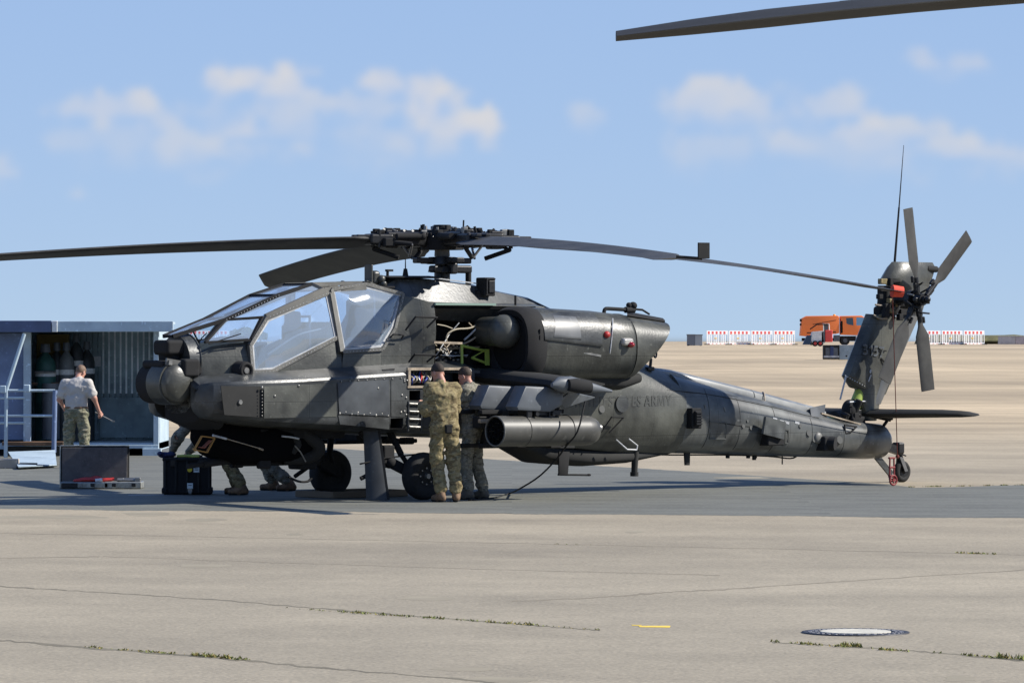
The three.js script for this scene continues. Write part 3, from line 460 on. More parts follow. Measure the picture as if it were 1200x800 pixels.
// engines
function nacelle(s) {
  const K = [[1.62, 2.13, .4, .36], [1.55, 2.13, .46, .42], [1.66, 2.13, .5, .455], [1.9, 2.13, .505, .465], [2.9, 2.105, .49, .465], [3.45, 2.075, .47, .45], [3.47, 2.075, .48, .46]];
  const R = [...K.map(([x, cy, hy, hz]) => ell(x, cy, hy, hz, 1.08, 2.5, 44))];
  const ex = [[3.5, 2.075, .47, .45, 0], [3.8, 2.065, .44, .44, .2], [4.1, 2.06, .41, .43, .5], [4.34, 2.08, .36, .42, .72]];
  const exR = ex.map(([x, cy, hy, hz, sh]) => ell(x, cy, hy, hz, 1.08, 2.4, 40).map(([a, y, z]) => [a - (cy + hy - y) / (2 * hy) * sh, y, z]));
  const f = g => s > 0 ? g : flipZ(g);
  H('engine_nacelle', f(loft(R)), M.olive, { crease: CR });
  H('intake_lip', f(loft([ell(1.5, 2.13, .38, .34, 1.08, 3, 40), ell(1.47, 2.13, .47, .43, 1.08, 2.5, 40), ell(1.56, 2.13, .515, .47, 1.08, 2.5, 40), ell(1.78, 2.13, .515, .475, 1.08, 2.5, 40), ell(1.8, 2.13, .5, .46, 1.08, 2.5, 40)], false)), M.black, { crease: 1 });
  H('intake', f(cyl([1.52, 2.13, 1.08], [1.6, 2.13, 1.08], .38, .38, 30)), M.bay);
  const d = L(588, 390, 1.08); H('nose_gearbox', [f(sph(.235, d.x + .05, d.y + .02, 1.08, 1, 1, 1, 32)), f(cyl([d.x + .08, d.y + .02, .6], [d.x + .08, d.y + .02, 1.08], .2, .22, 28))], M.olive, { crease: 1 });
  H('exhaust_duct', f(loft(exR, false)), M.olive, { crease: 1 });
  H('exhaust_liner', f(loft([ex[3], ex[2], ex[1]].map(([x, cy, hy, hz, sh]) => ell(x, cy, hy - .03, hz - .03, 1.08, 2.8, 40).map(([a, y, z]) => [a - (cy + hy - y) / (2 * hy) * sh, y, z])))), M.bay, { crease: 1 });
  H('exhaust_hood', f(poly([L(735, 367.5, .85), L(777, 375.5, .85), L(779.5, 378, 1.22), L(735, 371, 1.3)], .035, V(0, 1, 0))), M.black);
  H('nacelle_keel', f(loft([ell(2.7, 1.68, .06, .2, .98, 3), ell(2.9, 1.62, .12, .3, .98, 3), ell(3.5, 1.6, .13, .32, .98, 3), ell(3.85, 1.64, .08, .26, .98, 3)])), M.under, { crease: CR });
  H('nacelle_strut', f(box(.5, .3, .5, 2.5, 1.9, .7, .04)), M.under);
}
nacelle(1); nacelle(-1);
{
  const z = 1.5, nz = 1.535; const p1 = L(711, 392, nz); H('intake_plug', [sph(.055, p1.x, p1.y, nz, 1, .9, .9), cyl([p1.x, p1.y, nz - .06], [p1.x, p1.y, nz], .045)], M.red);
  const p2 = L(732, 400.5, 1.5); H('strobe_light', [box(.2, .11, .16, p2.x, p2.y, p2.z + .02, .04)], M.clearlens); H('strobe_lens', sph(.055, p2.x + .04, p2.y - .04, p2.z + .09, 1, .8, 1), M.lens);
  H('cowl_door', skewN([[637, 363.5], [704, 367], [704, 406], [637, 398]], 1.53), M.olive2); H('cowl_patch', skewN([[655, 369], [680, 371], [680, 398], [648, 395]], 1.548, .03), M.finGrey);
  function skewN(pts, zz, t = .016) { // a plate lying on the curved cowl: push each subdivided point out to the cowl
    const rows = []; for (let i = 0; i <= 8; i++) { const a = L(...pts[0], zz).lerp(L(...pts[3], zz), i / 8), b = L(...pts[1], zz).lerp(L(...pts[2], zz), i / 8); rows.push([a, b]); }
    const zOf = y => { const q = clamp(Math.abs(y - 2.115) / .5, 0, .999); return 1.096 + .466 * (1 - q ** 2.5) ** .4; };
    const rg = rows.map(([a, b]) => [[a.x, a.y, zOf(a.y) - .02], [a.x, a.y, zOf(a.y) + t * .4], [b.x, b.y, zOf(b.y) + t * .4], [b.x, b.y, zOf(b.y) - .02]]); return loft(rg);
  }
  H('cowl_handle', [beam(L(684, 413, 1.53), L(704, 417, 1.53), .03, .02)], M.steel); H('cowl_latch', [...[[633, 388], [633, 395]].map(([x, y]) => { const p = L(x, y, 1.55); return box(.015, .06, .02, p.x, p.y, p.z); })], M.black);
  H('cowl_seam', [tube([L(718, 372, 1.36), L(718, 380, 1.5), L(717, 395, 1.54), L(715, 412, 1.54), L(712, 424, 1.45)], .01)], M.seal);
  const b0 = L(707, 372, 1.1), b1 = L(708.5, 363, 1.1), b2 = L(712, 361.5, 1.1), b3 = L(736, 363, 1.1); H('air_data_probe', [tube([b0, b1, b2, b3], .028, 10, false, .3), cyl(L(733, 363, 1.1), L(743, 363, 1.1), .045), sph(.06, ...L(742, 358, 1.1).toArray(), 1, .9, 1), sph(.04, ...L(737, 357.5, 1.1).toArray()), ...bars([L(743, 362, 1.1), L(753, 363, 1.1), L(761, 368, 1.1)], .016)], M.black);
  const t = L(761, 432, .3); H('tow_ring', [new THREE.TorusGeometry(.06, .014, 6, 16).rotateY(.5).translate(...L(768, 414, .3).toArray()), ...bars([L(763, 420, .3), L(762, 432, .3)], .022), box(.14, .06, .1, t.x, t.y, t.z, .02)], M.mech);
  H('drain_pipe', [...bars([L(722, 440, .9), L(723, 446, .9), L(726, 450, .9)], .014), sph(.035, ...L(726, 452, .9).toArray())], M.mech);
}
// stub wings, pylons, rocket pod, missile rack
{
  for (const s of [1, -1]) {
    const f = g => s > 0 ? g : flipZ(g), r = L(556, 441, .7), t = L(643, 451, 2.45);
    const sec = (p, ch, h, z) => [[0, 0], [.04, .5], [.2, .8], [.55, .7], [1, .12], [1, -.08], [.55, -.55], [.2, -.65], [.04, -.42]].map(([u, v]) => [p.x + u * ch, p.y + v * h, z]);
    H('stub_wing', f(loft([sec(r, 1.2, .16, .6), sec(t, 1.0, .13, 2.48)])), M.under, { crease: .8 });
    const q = V(t.x + .3, t.y, 2.56); H('wingtip_fairing', f(loft([ell(q.x - .34, q.y, .03, .03, q.z), ell(q.x - .22, q.y + .01, .1, .08, q.z), ell(q.x, q.y, .12, .1, q.z), ell(q.x + .3, q.y - .03, .08, .08, q.z), ell(q.x + .75, q.y - .09, .02, .02, q.z)])), M.pylon, { crease: 1 });
    H('navigation_light', f(loft([ell(q.x - .12, q.y, .08, .05, q.z + .09), ell(q.x + .02, q.y - .01, .1, .08, q.z + .1), ell(q.x + .26, q.y - .03, .085, .07, q.z + .1)])), M.black, { crease: 1 });
    for (const z of [1.58, 2.3]) {
      const a = L(z < 2 ? 566 : 609, z < 2 ? 451 : 452, z), w = .13, pr = [[0, 0], [.46, -.02], [.7, -.1], [.66, -.27], [.45, -.36], [-.13, -.33], [-.16, -.28]].map(([x, y]) => [a.x + x, a.y + y]);
      H('weapon_pylon', f(prism(pr, z - w, z + w, .035)), M.pylon, { crease: .5 });
      H('pylon_shackle', [f(box(.5, .07, .14, a.x + .45, a.y - .37, z, .01)), f(box(.1, .14, .2, a.x + .1, a.y - .38, z, .02)), f(box(.1, .14, .2, a.x + .5, a.y - .38, z, .02)), f(cyl([a.x + .2, a.y - .38, z - .1], [a.x + .2, a.y - .38, z + .14], .03)), f(cyl([a.x + .5, a.y - .38, z - .1], [a.x + .5, a.y - .38, z + .14], .03))], M.mech);
    }
    H('wing_flap', f(poly([L(655, 470, 2.2), L(668, 461, 2.2), L(697, 466, 1.8), L(662, 478, 2.1)], .03, V(0, 1, 0))), M.pylon);
    // rocket pod: a drum with nineteen tubes
    const c = L(579, 505.3, 2.3), c2 = L(703, 505.3, 2.3), len = 1.82, rad = .207;
    const pod = H('rocket_pod', [f(cyl([c.x + .02, c.y, 2.3], [c.x + len - .22, c.y - .01, 2.3], rad, rad, 48, true)), f(new THREE.LatheGeometry([[rad, 0], [rad * .97, .1], [rad * .8, .19], [rad * .45, .225], [0, .225]].map(p => new THREE.Vector2(...p)), 40).rotateZ(-Math.PI / 2).translate(c.x + len - .22, c.y - .01, 2.3)), f(new THREE.CylinderGeometry(rad * .98, rad * .98, .02, 40).rotateZ(Math.PI / 2).translate(c.x + .09, c.y, 2.3))], M.podgrey, { crease: .9 });
    add('pod_rim', f(new THREE.TorusGeometry(rad - .008, .012, 8, 48).rotateY(Math.PI / 2).translate(c.x + .02, c.y, 2.3)), M.frame, pod);
    add('pod_band', [f(new THREE.TorusGeometry(rad, .005, 6, 48).rotateY(Math.PI / 2).translate(c.x + 1.28, c.y, 2.3)), f(new THREE.TorusGeometry(rad, .005, 6, 48).rotateY(Math.PI / 2).translate(c.x + .5, c.y, 2.3))], M.black, pod);
    add('pod_nozzle', f(cyl([c.x + len - .01, c.y + .02, 2.3], [c.x + len + .1, c.y + .02, 2.3], .06, .055, 20)), M.steel, pod);
    const sp = [[0, 0]]; for (let i = 0; i < 6; i++) sp.push([.073 * Math.cos(i * 1.0472), .073 * Math.sin(i * 1.0472)]); for (let i = 0; i < 12; i++) sp.push([.148 * Math.cos(i * .5236 + .26), .148 * Math.sin(i * .5236 + .26)]);
    for (const [a, b] of sp) { add('launch_tube', f(cyl([c.x + .03, c.y + a, 2.3 + b], [c.x + .1, c.y + a, 2.3 + b], .034, .034, 14, true)), M.mech, pod); add('tube_mouth', f(cyl([c.x + .083, c.y + a, 2.3 + b], [c.x + .079, c.y + a, 2.3 + b], .031, .031, 12)), M.bay, pod); }
    // four rail rack on the inner pylon
    const m0 = L(553, 500, 1.58), rk = H('missile_rack', [f(box(1.1, .16, .16, m0.x + .62, m0.y + .06, 1.58, .02)), f(box(.12, .5, .5, m0.x + .4, m0.y - .02, 1.58, .02)), f(box(.12, .5, .5, m0.x + .95, m0.y - .02, 1.58, .02))], M.under);
    for (const [dy, dz] of [[.2, -.2], [.2, .2], [-.26, -.2], [-.26, .2]]) add('launch_rail', [f(box(1.5, .06, .08, m0.x + .72, m0.y + dy, 1.58 + dz, .015)), f(box(.2, .1, .12, m0.x + 1.3, m0.y + dy, 1.58 + dz, .02))], M.black, rk);
    add('rail_shoe', [f(box(.42, .05, .06, m0.x + .15, m0.y + .08, 1.8, .01))], M.tan, rk); add('rail_shoe', [f(box(.42, .06, .06, m0.x + 1.0, m0.y - .24, 1.82, .01))], M.seal, rk);
  }
}
// aft body details
{
  const at2 = (x, y, dz = 0) => { let z = .5; for (let i = 0; i < 6; i++) { const p = L(x, y, z); z = p.x < 5.4 ? fsSide(p.x, p.y) : boomZ(p.x, p.y); } return L(x, y, z + dz); };
  const BM = [[5.36, 1.72, .53, .49], [6.4, 1.5, .5, .45], [7.55, 1.27, .45, .41], [8.9, .99, .4, .36], [9.55, .93, .37, .34], [9.86, .9, .38, .31], [9.98, .82, .46, .22], [10.02, .7, .56, .08]];
  function boomZ(x, y) { let i = 0; while (i < BM.length - 2 && BM[i + 1][0] < x) i++; const t = clamp((x - BM[i][0]) / (BM[i + 1][0] - BM[i][0])), [, tp, b, hw] = BM[i].map((v, k) => mix(v, BM[i + 1][k], t)), q = clamp(Math.abs(y - (tp + b) / 2) / ((tp - b) / 2), 0, .995); return hw * (1 - q ** 2.4) ** (1 / 2.4); }
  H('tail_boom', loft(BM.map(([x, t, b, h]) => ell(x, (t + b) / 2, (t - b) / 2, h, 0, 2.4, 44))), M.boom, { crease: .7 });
  const spn = (x, y0, h, w) => mirror([[y0 + h, 0], [y0 + h - .01, w * .5], [y0 + h - .05, w * .85], [y0, w], [y0 - .12, w], [y0 - .12, 0]]).map(([y, z]) => [x, y, z]);
  H('drive_shaft_cover', loft([spn(5.2, 1.68, .1, .2), spn(5.45, 1.64, .12, .22), spn(7.08, 1.33, .13, .2)]), M.coverSheen, { crease: .5 }); H('drive_shaft_cover', loft([spn(7.1, 1.325, .13, .2), spn(8.62, 1.02, .13, .18)]), M.coverSheen, { crease: .5 });
  H('cover_flap', poly([L(967, 474, .05), L(964, 500, .33), L(951, 492, .33), L(949, 478, .2)], .015, V(0, .3, 1)), M.door);
  H('cover_seam', [tube([L(894, 459.5, 0), L(896, 462, .18), L(897, 479, .26)], .012)], M.tan);
  H('drive_shaft', [cyl([8.6, 1.0, .02], [8.95, .95, .02], .055, .055, 18), cyl([8.45, 1.03, .02], [8.62, 1.0, .02], .06)], M.primer); H('shaft_coupling', [cyl([8.9, .96, .02], [8.98, .945, .02], .15, .15, 24), cyl([8.98, .945, .02], [9.02, .94, .02], .1, .08, 20)], M.black);
  H('deck_seal', [beam(L(962, 484, .2), L(1008, 497, .22), .02, .05, V(0, 1, 0))], M.tan);
  const R = rnd(31); for (let i = 0; i < 16; i++) { const p = L(986 + R() * 20, 468 + R() * 24, .0 + .16 * (R() - .3)); H('gearbox_fitting', R() < .5 ? box(.08 + R() * .08, .08 + R() * .1, .1, p.x, p.y, p.z, .015) : cyl([p.x, p.y - .06, p.z], [p.x + (R() - .5) * .1, p.y + .08, p.z + .06], .03 + .03 * R()), i % 4 ? M.black : M.mech); }
  H('tail_gearbox', [sph(.13, ...L(996, 480, .02).toArray(), 1, 1.2, .9), box(.3, .14, .28, ...L(1000, 493, 0).toArray(), .04)], M.black); H('drive_shaft', cyl(L(1001, 478, .0), L(1016, 440, 0), .09, .085, 20), M.primer); H('fin_strut', [...bars([L(985, 468, .05), L(992, 440, .05)], .014), ...bars([L(996, 471, .1), L(1018, 470, .1)], .014)], M.seal);
  // lettering along the flank
  const font = await new FontLoader().loadAsync('fonts/droid/droid_sans_bold.typeface.json');
  const text = (s, size, p, slope, name, mat, zf, parent = heli, out = false) => {
    const g = new TextGeometry(s, { font, size, depth: .004, curveSegments: 3, bevelEnabled: false }).toNonIndexed(), q = g.attributes.position;
    for (let i = 0; i < q.count; i++) { const x = p.x + q.getX(i), y = p.y + q.getY(i) + q.getX(i) * slope; q.setXYZ(i, x, y, zf(x, y) + .0012 + q.getZ(i) * .4); }
    g.computeVertexNormals(); return H(name, g, mat, { parent });
  };
  const t0 = at2(664, 477); text('UNITED STATES ARMY', .15, t0, .0, 'lettering', M.letter, (x, y) => x < 5.4 ? fsSide(x, y) : boomZ(x, y));
  // boxes, sensors and aerials on the tail boom
  { const p = at2(811, 490); H('warning_box', [box(.2, .3, .14, p.x, p.y, p.z + .04, .02), box(.13, .22, .06, p.x, p.y, p.z + .12, .02)], M.black); H('box_louvre', [...[-2, -1, 0, 1, 2].map(i => box(.11, .02, .02, p.x, p.y + i * .04, p.z + .155))], M.mech); }
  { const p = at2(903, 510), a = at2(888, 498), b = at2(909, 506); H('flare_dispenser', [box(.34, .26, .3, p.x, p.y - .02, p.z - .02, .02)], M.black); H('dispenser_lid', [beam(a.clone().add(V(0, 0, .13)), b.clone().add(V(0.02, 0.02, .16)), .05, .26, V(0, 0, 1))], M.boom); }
  { const p = at2(964, 518), q = at2(958, 513); H('warning_sensor', [box(.26, .22, .22, p.x + .05, p.y - .02, p.z + .02, .03), cyl([p.x, p.y, p.z], [p.x + .1, p.y - .02, p.z + .18], .1)], M.black); H('sensor_dome', sph(.085, q.x + .02, q.y, q.z, 1, 1, .5), M.frame); }
  for (const [x, y, r] of [[948, 508, .05], [938, 500, .03], [954, 516, .035], [871, 500, .03], [880, 502, .03], [876, 494, .02], [984, 516, .06], [705, 480, .055]]) { const p = at2(x, y); H('access_port', cyl([p.x, p.y, p.z - .05], [p.x, p.y + .01, p.z + .012], r, r, 18), M.letter); }
  { const p = at2(728, 473); H('round_cap', cyl([p.x, p.y, p.z - .03], [p.x, p.y, p.z + .03], .125, .12, 28), M.olive2); }
  for (const [a, b, c, d] of [[832, 494, 851, 514], [920, 503, 924, 519]]) { const p = at2(a, b), q = at2(c, d); H('outlined_panel', [beam(at2(a, b, .006), at2(c, b + 1, .006), .02, .012, V(0, 1, 0)), beam(at2(a, d, .006), at2(c, d, .006), .02, .012, V(0, 1, 0)), beam(at2(a, b, .006), at2(a, d, .006), .02, .012, V(1, 0, 0)), beam(at2(c, b + 1, .006), at2(c, d, .006), .02, .012, V(1, 0, 0))], M.letter); }
  for (const [x, y] of [[906, 490], [914, 493], [920, 494.5], [932, 494.5]]) { const a = at2(x, y, .004), b = at2(x + 5, y + 1.5, .004); H('stencil_mark', beam(a, b, .035, .006, V(0, 1, 0)), M.seal); }
  for (const [x, y] of [[826, 474], [849, 477]]) { const a = at2(x, y, .004), b = at2(x + 1.5, y + 5, .004); H('stencil_mark', beam(a, b, .03, .006, V(1, 0, 0)), M.frame); }
  for (const x of [5.9, 6.55, 7.3, 8.1, 8.8]) { const pts = []; for (let k = 0; k <= 12; k++) { const tb = [BM[0], BM[1]]; let i = 0; while (BM[i + 1][0] < x) i++; const t = (x - BM[i][0]) / (BM[i + 1][0] - BM[i][0]), tp = mix(BM[i][1], BM[i + 1][1], t), bt = mix(BM[i][2], BM[i + 1][2], t), y = mix(tp - .14, bt + .03, k / 12); pts.push([x, y, boomZ(x, y) - .001]); } H('skin_seam', tube(pts, .0045, 5), M.under); }
  H('skin_seam', [tube([at2(780, 457), at2(830, 462), at2(896, 475), at2(960, 490)], .006, 5)], M.under); H('skin_seam', [tube([at2(835, 494), at2(870, 499), at2(888, 500)], .007, 5)], M.under);
  // belly bulge, steps and aerials below
  H('belly_radome', loft([ell(2.4, .74, .1, .3, 0, 3), ell(2.9, .56, .13, .38, 0, 3), ell(3.7, .5, .13, .38, 0, 3), ell(4.5, .5, .1, .34, 0, 3), ell(5.5, .555, .02, .2, 0, 3)]), M.under, { crease: 1 });
  { const p = L(660, 541, .5), a = L(654, 529, .5), b = L(666, 529, .5), c = L(664, 556, .5), d = L(654, 556, .5); H('blade_antenna', poly([a, b, c, d], .03, V(0, 0, 1)), M.black); H('antenna_foot', [...bars([d, L(689, 556.5, .5)], .014), sph(.03, ...L(690, 556.3, .5).toArray(), 1.3, .6, 1)], M.black); H('keel_plate', [beam(L(640, 523, .9), L(668, 523, .9), .04, .2, V(0, 1, 0))], M.under); }
  { const a = L(745, 520, .3), b = L(743.5, 553, .3); H('boarding_step', [cyl(a, b, .055, .045, 16), cyl(b, L(743.5, 558, .3), .06, .06, 16)], M.under); }
  { const a = L(804, 529, .1); H('blade_antenna', poly([L(801, 527, .1), L(807.5, 527, .1), L(807, 545, .1), L(802, 545, .1)], .03, V(0, 0, 1)), M.under); }
  H('towel_rail_antenna', [tube([L(770, 532, .05), L(780, 532.8, .05), L(850, 533, .05), L(900, 534.5, .05), L(925, 537, .05), L(933, 535, .05), L(937, 531, .05)], .013), ...[[853, 533], [877, 533], [884, 535], [885, 533]].map(([x, y]) => box(.05, .1, .05, ...L(x, y, .05).toArray(), .01)), ...bars([L(917, 530, .05), L(917, 544, .05)], .01)], M.black);
}
// tail fin, stabilator, tail wheel
{
  const fin = [[.95, 9.55, 9.86, .12], [1.22, 9.46, 9.93, .13], [1.5, 9.42, 10.08, .13]], up = [[1.45, 9.3, 10.06, .13], [1.62, 9.13, 10.16, .14], [2.1, 9.38, 10.45, .13], [2.56, 9.63, 10.74, .12]];
  const af = ([y, l, t, h], skew = 0) => [[0, 0], [.06, .6], [.2, 1], [.45, .95], [.75, .5], [1, .06], [1, -.06], [.75, -.5], [.45, -.95], [.2, -1], [.06, -.6]].map(([u, v]) => [mix(l, t, u), y + skew * (u - .2) * (t - l), v * h]);
  H('tail_fin', loft(fin.map(s => af(s))), M.olive, { crease: .8 }); H('tail_fin', loft([af(up[0], -.16).map(p => p), af(up[1], -.12), af(up[2]), af(up[3], -.1)]), M.olive, { crease: .8 });
  H('fin_trailing_edge', loft([[1.2, 9.66, 9.95, .085], [1.6, 9.86, 10.2, .09], [2.62, 10.48, 10.84, .1]].map(s => af(s))), M.finGrey, { crease: .8 });
  H('fin_cap', loft([[2.6, 10.5, 10.86, .14], [3.0, 10.15, 11.02, .16], [3.12, 9.98, 11.08, .16], [3.3, 10.12, 11.16, .14], [3.38, 10.2, 11.1, .08]].map(s => af(s))), M.olive, { crease: .8 });
  H('cap_light', [cyl(L(1086, 314.5, .02), L(1097, 315.5, .02), .05, .05), sph(.05, ...L(1097, 315.5, .02).toArray())], M.under);
  H('tip_gearbox', [sph(.2, ...L(1042, 356, 0).toArray(), 1, 1.1, .8), box(.5, .34, .22, ...L(1046, 348, 0).toArray(), .06), box(.3, .3, .2, ...L(1036, 370, 0).toArray(), .05)], M.black);
  const R = rnd(77); for (let i = 0; i < 22; i++) { const p = L(1030 + R() * 32, 328 + R() * 48, .08 + .14 * R()); H('gearbox_fitting', R() < .5 ? box(.06 + R() * .1, .05 + R() * .08, .08, p.x, p.y, p.z, .012) : cyl([p.x - .05, p.y, p.z], [p.x + .06 * R(), p.y + (R() - .5) * .14, p.z + .05], .02 + .03 * R(), .02 + .02 * R(), 10), [M.black, M.black, M.mech, M.camo][i % 4]); }
  H('fairing_edge', [tube([L(1026, 357, .12), L(1034, 358, .16), L(1042, 356, .16)], .016), tube([L(1024, 369, .12), L(1032, 373, .16), L(1040, 373, .16)], .014), tube([L(1046, 352, .16), L(1041, 366, .17), L(1038, 374, .16)], .012)], M.tan);
  H('fin_rivet_row', [...Array.from({ length: 9 }, (_, i) => { const p = L(991 + i * 2.8, 440 + i * 1.55, .135); return sph(.009, p.x, p.y, p.z, 1, 1, 1, 6); })], M.seal, { kind: 'stuff' }); H('fin_mark', [beam(L(1021, 439, .135), L(1018, 447, .135), .02, .012, V(1, 0, 0)), beam(L(1021, 433, .135), L(1020, 437, .135), .03, .012, V(1, 0, 0))], M.seal);
  H('fin_slot', [beam(L(1033, 420, .12), L(1040, 427.5, .115), .022, .015, V(0, 1, 0))], M.bay); H('fin_slot', [beam(L(1030, 411.5, .136), L(1039, 411, .12), .02, .012, V(0, 1, 0))], M.bay);
  const font = await new FontLoader().loadAsync('fonts/droid/droid_sans_bold.typeface.json');
  for (const [s, px, py, sz] of [['91', 1013, 413.5, .15], ['3457', 1011.5, 414.5, .0]]) if (sz) { }
  const digits = (s, p, size, name) => { let x = p.x; for (const ch of s) { const big = new TextGeometry(ch, { font, size, depth: .006, curveSegments: 3 }), hole = new TextGeometry(ch, { font, size: size * .62, depth: .009, curveSegments: 3 }); big.computeBoundingBox(); hole.computeBoundingBox(); const bw = big.boundingBox.max.x, hw = hole.boundingBox.max.x; H(name, big.translate(x, p.y - (x - p.x) * .1, p.z), M.pylon); H(name, hole.translate(x + (bw - hw) / 2, p.y - (x - p.x) * .1 + size * .19, p.z), M.olive); x += bw + .012; } };
  digits('3157', L(1011, 415.5, .137), .16, 'serial_digit');
  // stabilator
  const st = (z, x, ch, h, y) => [[0, 0], [.05, .6], [.25, 1], [.6, .7], [1, .05], [1, -.05], [.6, -.7], [.25, -1], [.05, -.6]].map(([u, v]) => [x + u * ch, y + v * h, z]);
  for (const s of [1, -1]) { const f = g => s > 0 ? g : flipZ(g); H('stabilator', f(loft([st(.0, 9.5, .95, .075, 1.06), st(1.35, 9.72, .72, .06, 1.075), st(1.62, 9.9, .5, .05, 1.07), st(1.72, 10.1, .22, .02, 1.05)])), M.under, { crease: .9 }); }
  H('stabilator_actuator', [...bars([L(1026, 488, .0), L(1044, 492, .1)], .03), ...bars([L(1042, 490, .1), L(1033, 503, .1)], .025), box(.16, .06, .08, ...L(1041, 490, .1).toArray(), .015)], M.black);
  // tail wheel on its trailing arm
  const wc = V(10.42, .165, 0); const g = H('tail_wheel', new THREE.TorusGeometry(.115, .055, 14, 32).translate(wc.x, wc.y, 0), M.rubber, { crease: 1 }); add('rim', [cyl([wc.x, wc.y, -.05], [wc.x, wc.y, .05], .085, .085, 20), cyl([wc.x, wc.y, .05], [wc.x, wc.y, .075], .035, .025, 12)], M.mech, g);
  H('tail_gear_arm', [beam(L(1031, 521, 0), L(1056, 529, 0), .12, .12), beam(L(1054, 530, .0), V(wc.x, wc.y, .09), .07, .03, V(1, 0, 0)), beam(L(1054, 530, .0), V(wc.x, wc.y, -.09), .07, .03, V(1, 0, 0)), box(.14, .18, .16, ...L(1053, 525, 0).toArray(), .03), ...bars([L(1030, 505, 0), L(1046, 525, 0)], .03), ...bars([L(1036, 514, 0), L(1049, 524, 0)], .018), ...bars([L(1055, 531, .05), L(1062, 534, .05)], .012)], M.mech); H('skid_plate', beam(L(1027, 534, .05), L(1045, 556, .05), .1, .03, V(1, 0, 0)), M.olive2);
  H('whip_antenna', [cyl(L(1048.5, 312, 0), L(1054, 243, 0), .02, .014, 8), cyl(L(1054, 243, 0), L(1059.5, 170, 0), .011, .004, 6)], M.black);
}
// tail rotor: two pairs of blades crossed like scissors
{
  const c = L(1079.5, 351, .72);
  H('tail_rotor_hub', [cyl([c.x, c.y, .1], [c.x, c.y, .84], .06, .06, 16), cyl([c.x, c.y, .5], [c.x, c.y, .6], .15, .15, 20), cyl([c.x, c.y, .66], [c.x, c.y, .78], .1, .09, 18), box(.3, .07, .07, c.x, c.y, .72, .02), sph(.05, c.x, c.y, .86)], M.mech);
  for (let i = 0; i < 10; i++) { const a = i * .63, r = .1 + .05 * (i % 3); H('pitch_link', cyl([c.x + r * Math.cos(a), c.y + r * Math.sin(a), .56], [c.x + (r + .06) * Math.cos(a + .3), c.y + (r + .06) * Math.sin(a + .3), .76], .014), i % 4 ? M.black : M.steel); }
  [[98.6, .66], [43.9, .78], [-81.4, .66], [241, .6]].forEach(([a, z]) => {
    const r = a * Math.PI / 180, sec = (s, ch, off, h) => [[-.5, 0], [-.42, .7], [-.15, 1], [.25, .55], [.5, .05], [.5, -.05], [.25, -.55], [-.15, -1], [-.42, -.7]].map(([u, v]) => [s, u * ch + off, v * h]);
    const g = loft([sec(.26, .07, 0, .028), sec(.4, .1, 0, .02), sec(.56, .25, .01, .016), sec(.6, .255, .01, .016), sec(1.36, .255, .01, .013), sec(1.4, .25, .012, .01)]).rotateX(.16).rotateZ(r).translate(c.x, c.y, z);
    const b = H('tail_rotor_blade', g, M.blade, { crease: .9 }); add('blade_root', [cyl([.08, 0, 0], [.34, 0, 0], .045, .04, 14), box(.12, .1, .06, .2, 0, 0, .015), box(.1, .04, .05, .32, .07, 0, .01)].map(q => q.rotateZ(r).translate(c.x, c.y, z)), M.mech, b);
  });
}
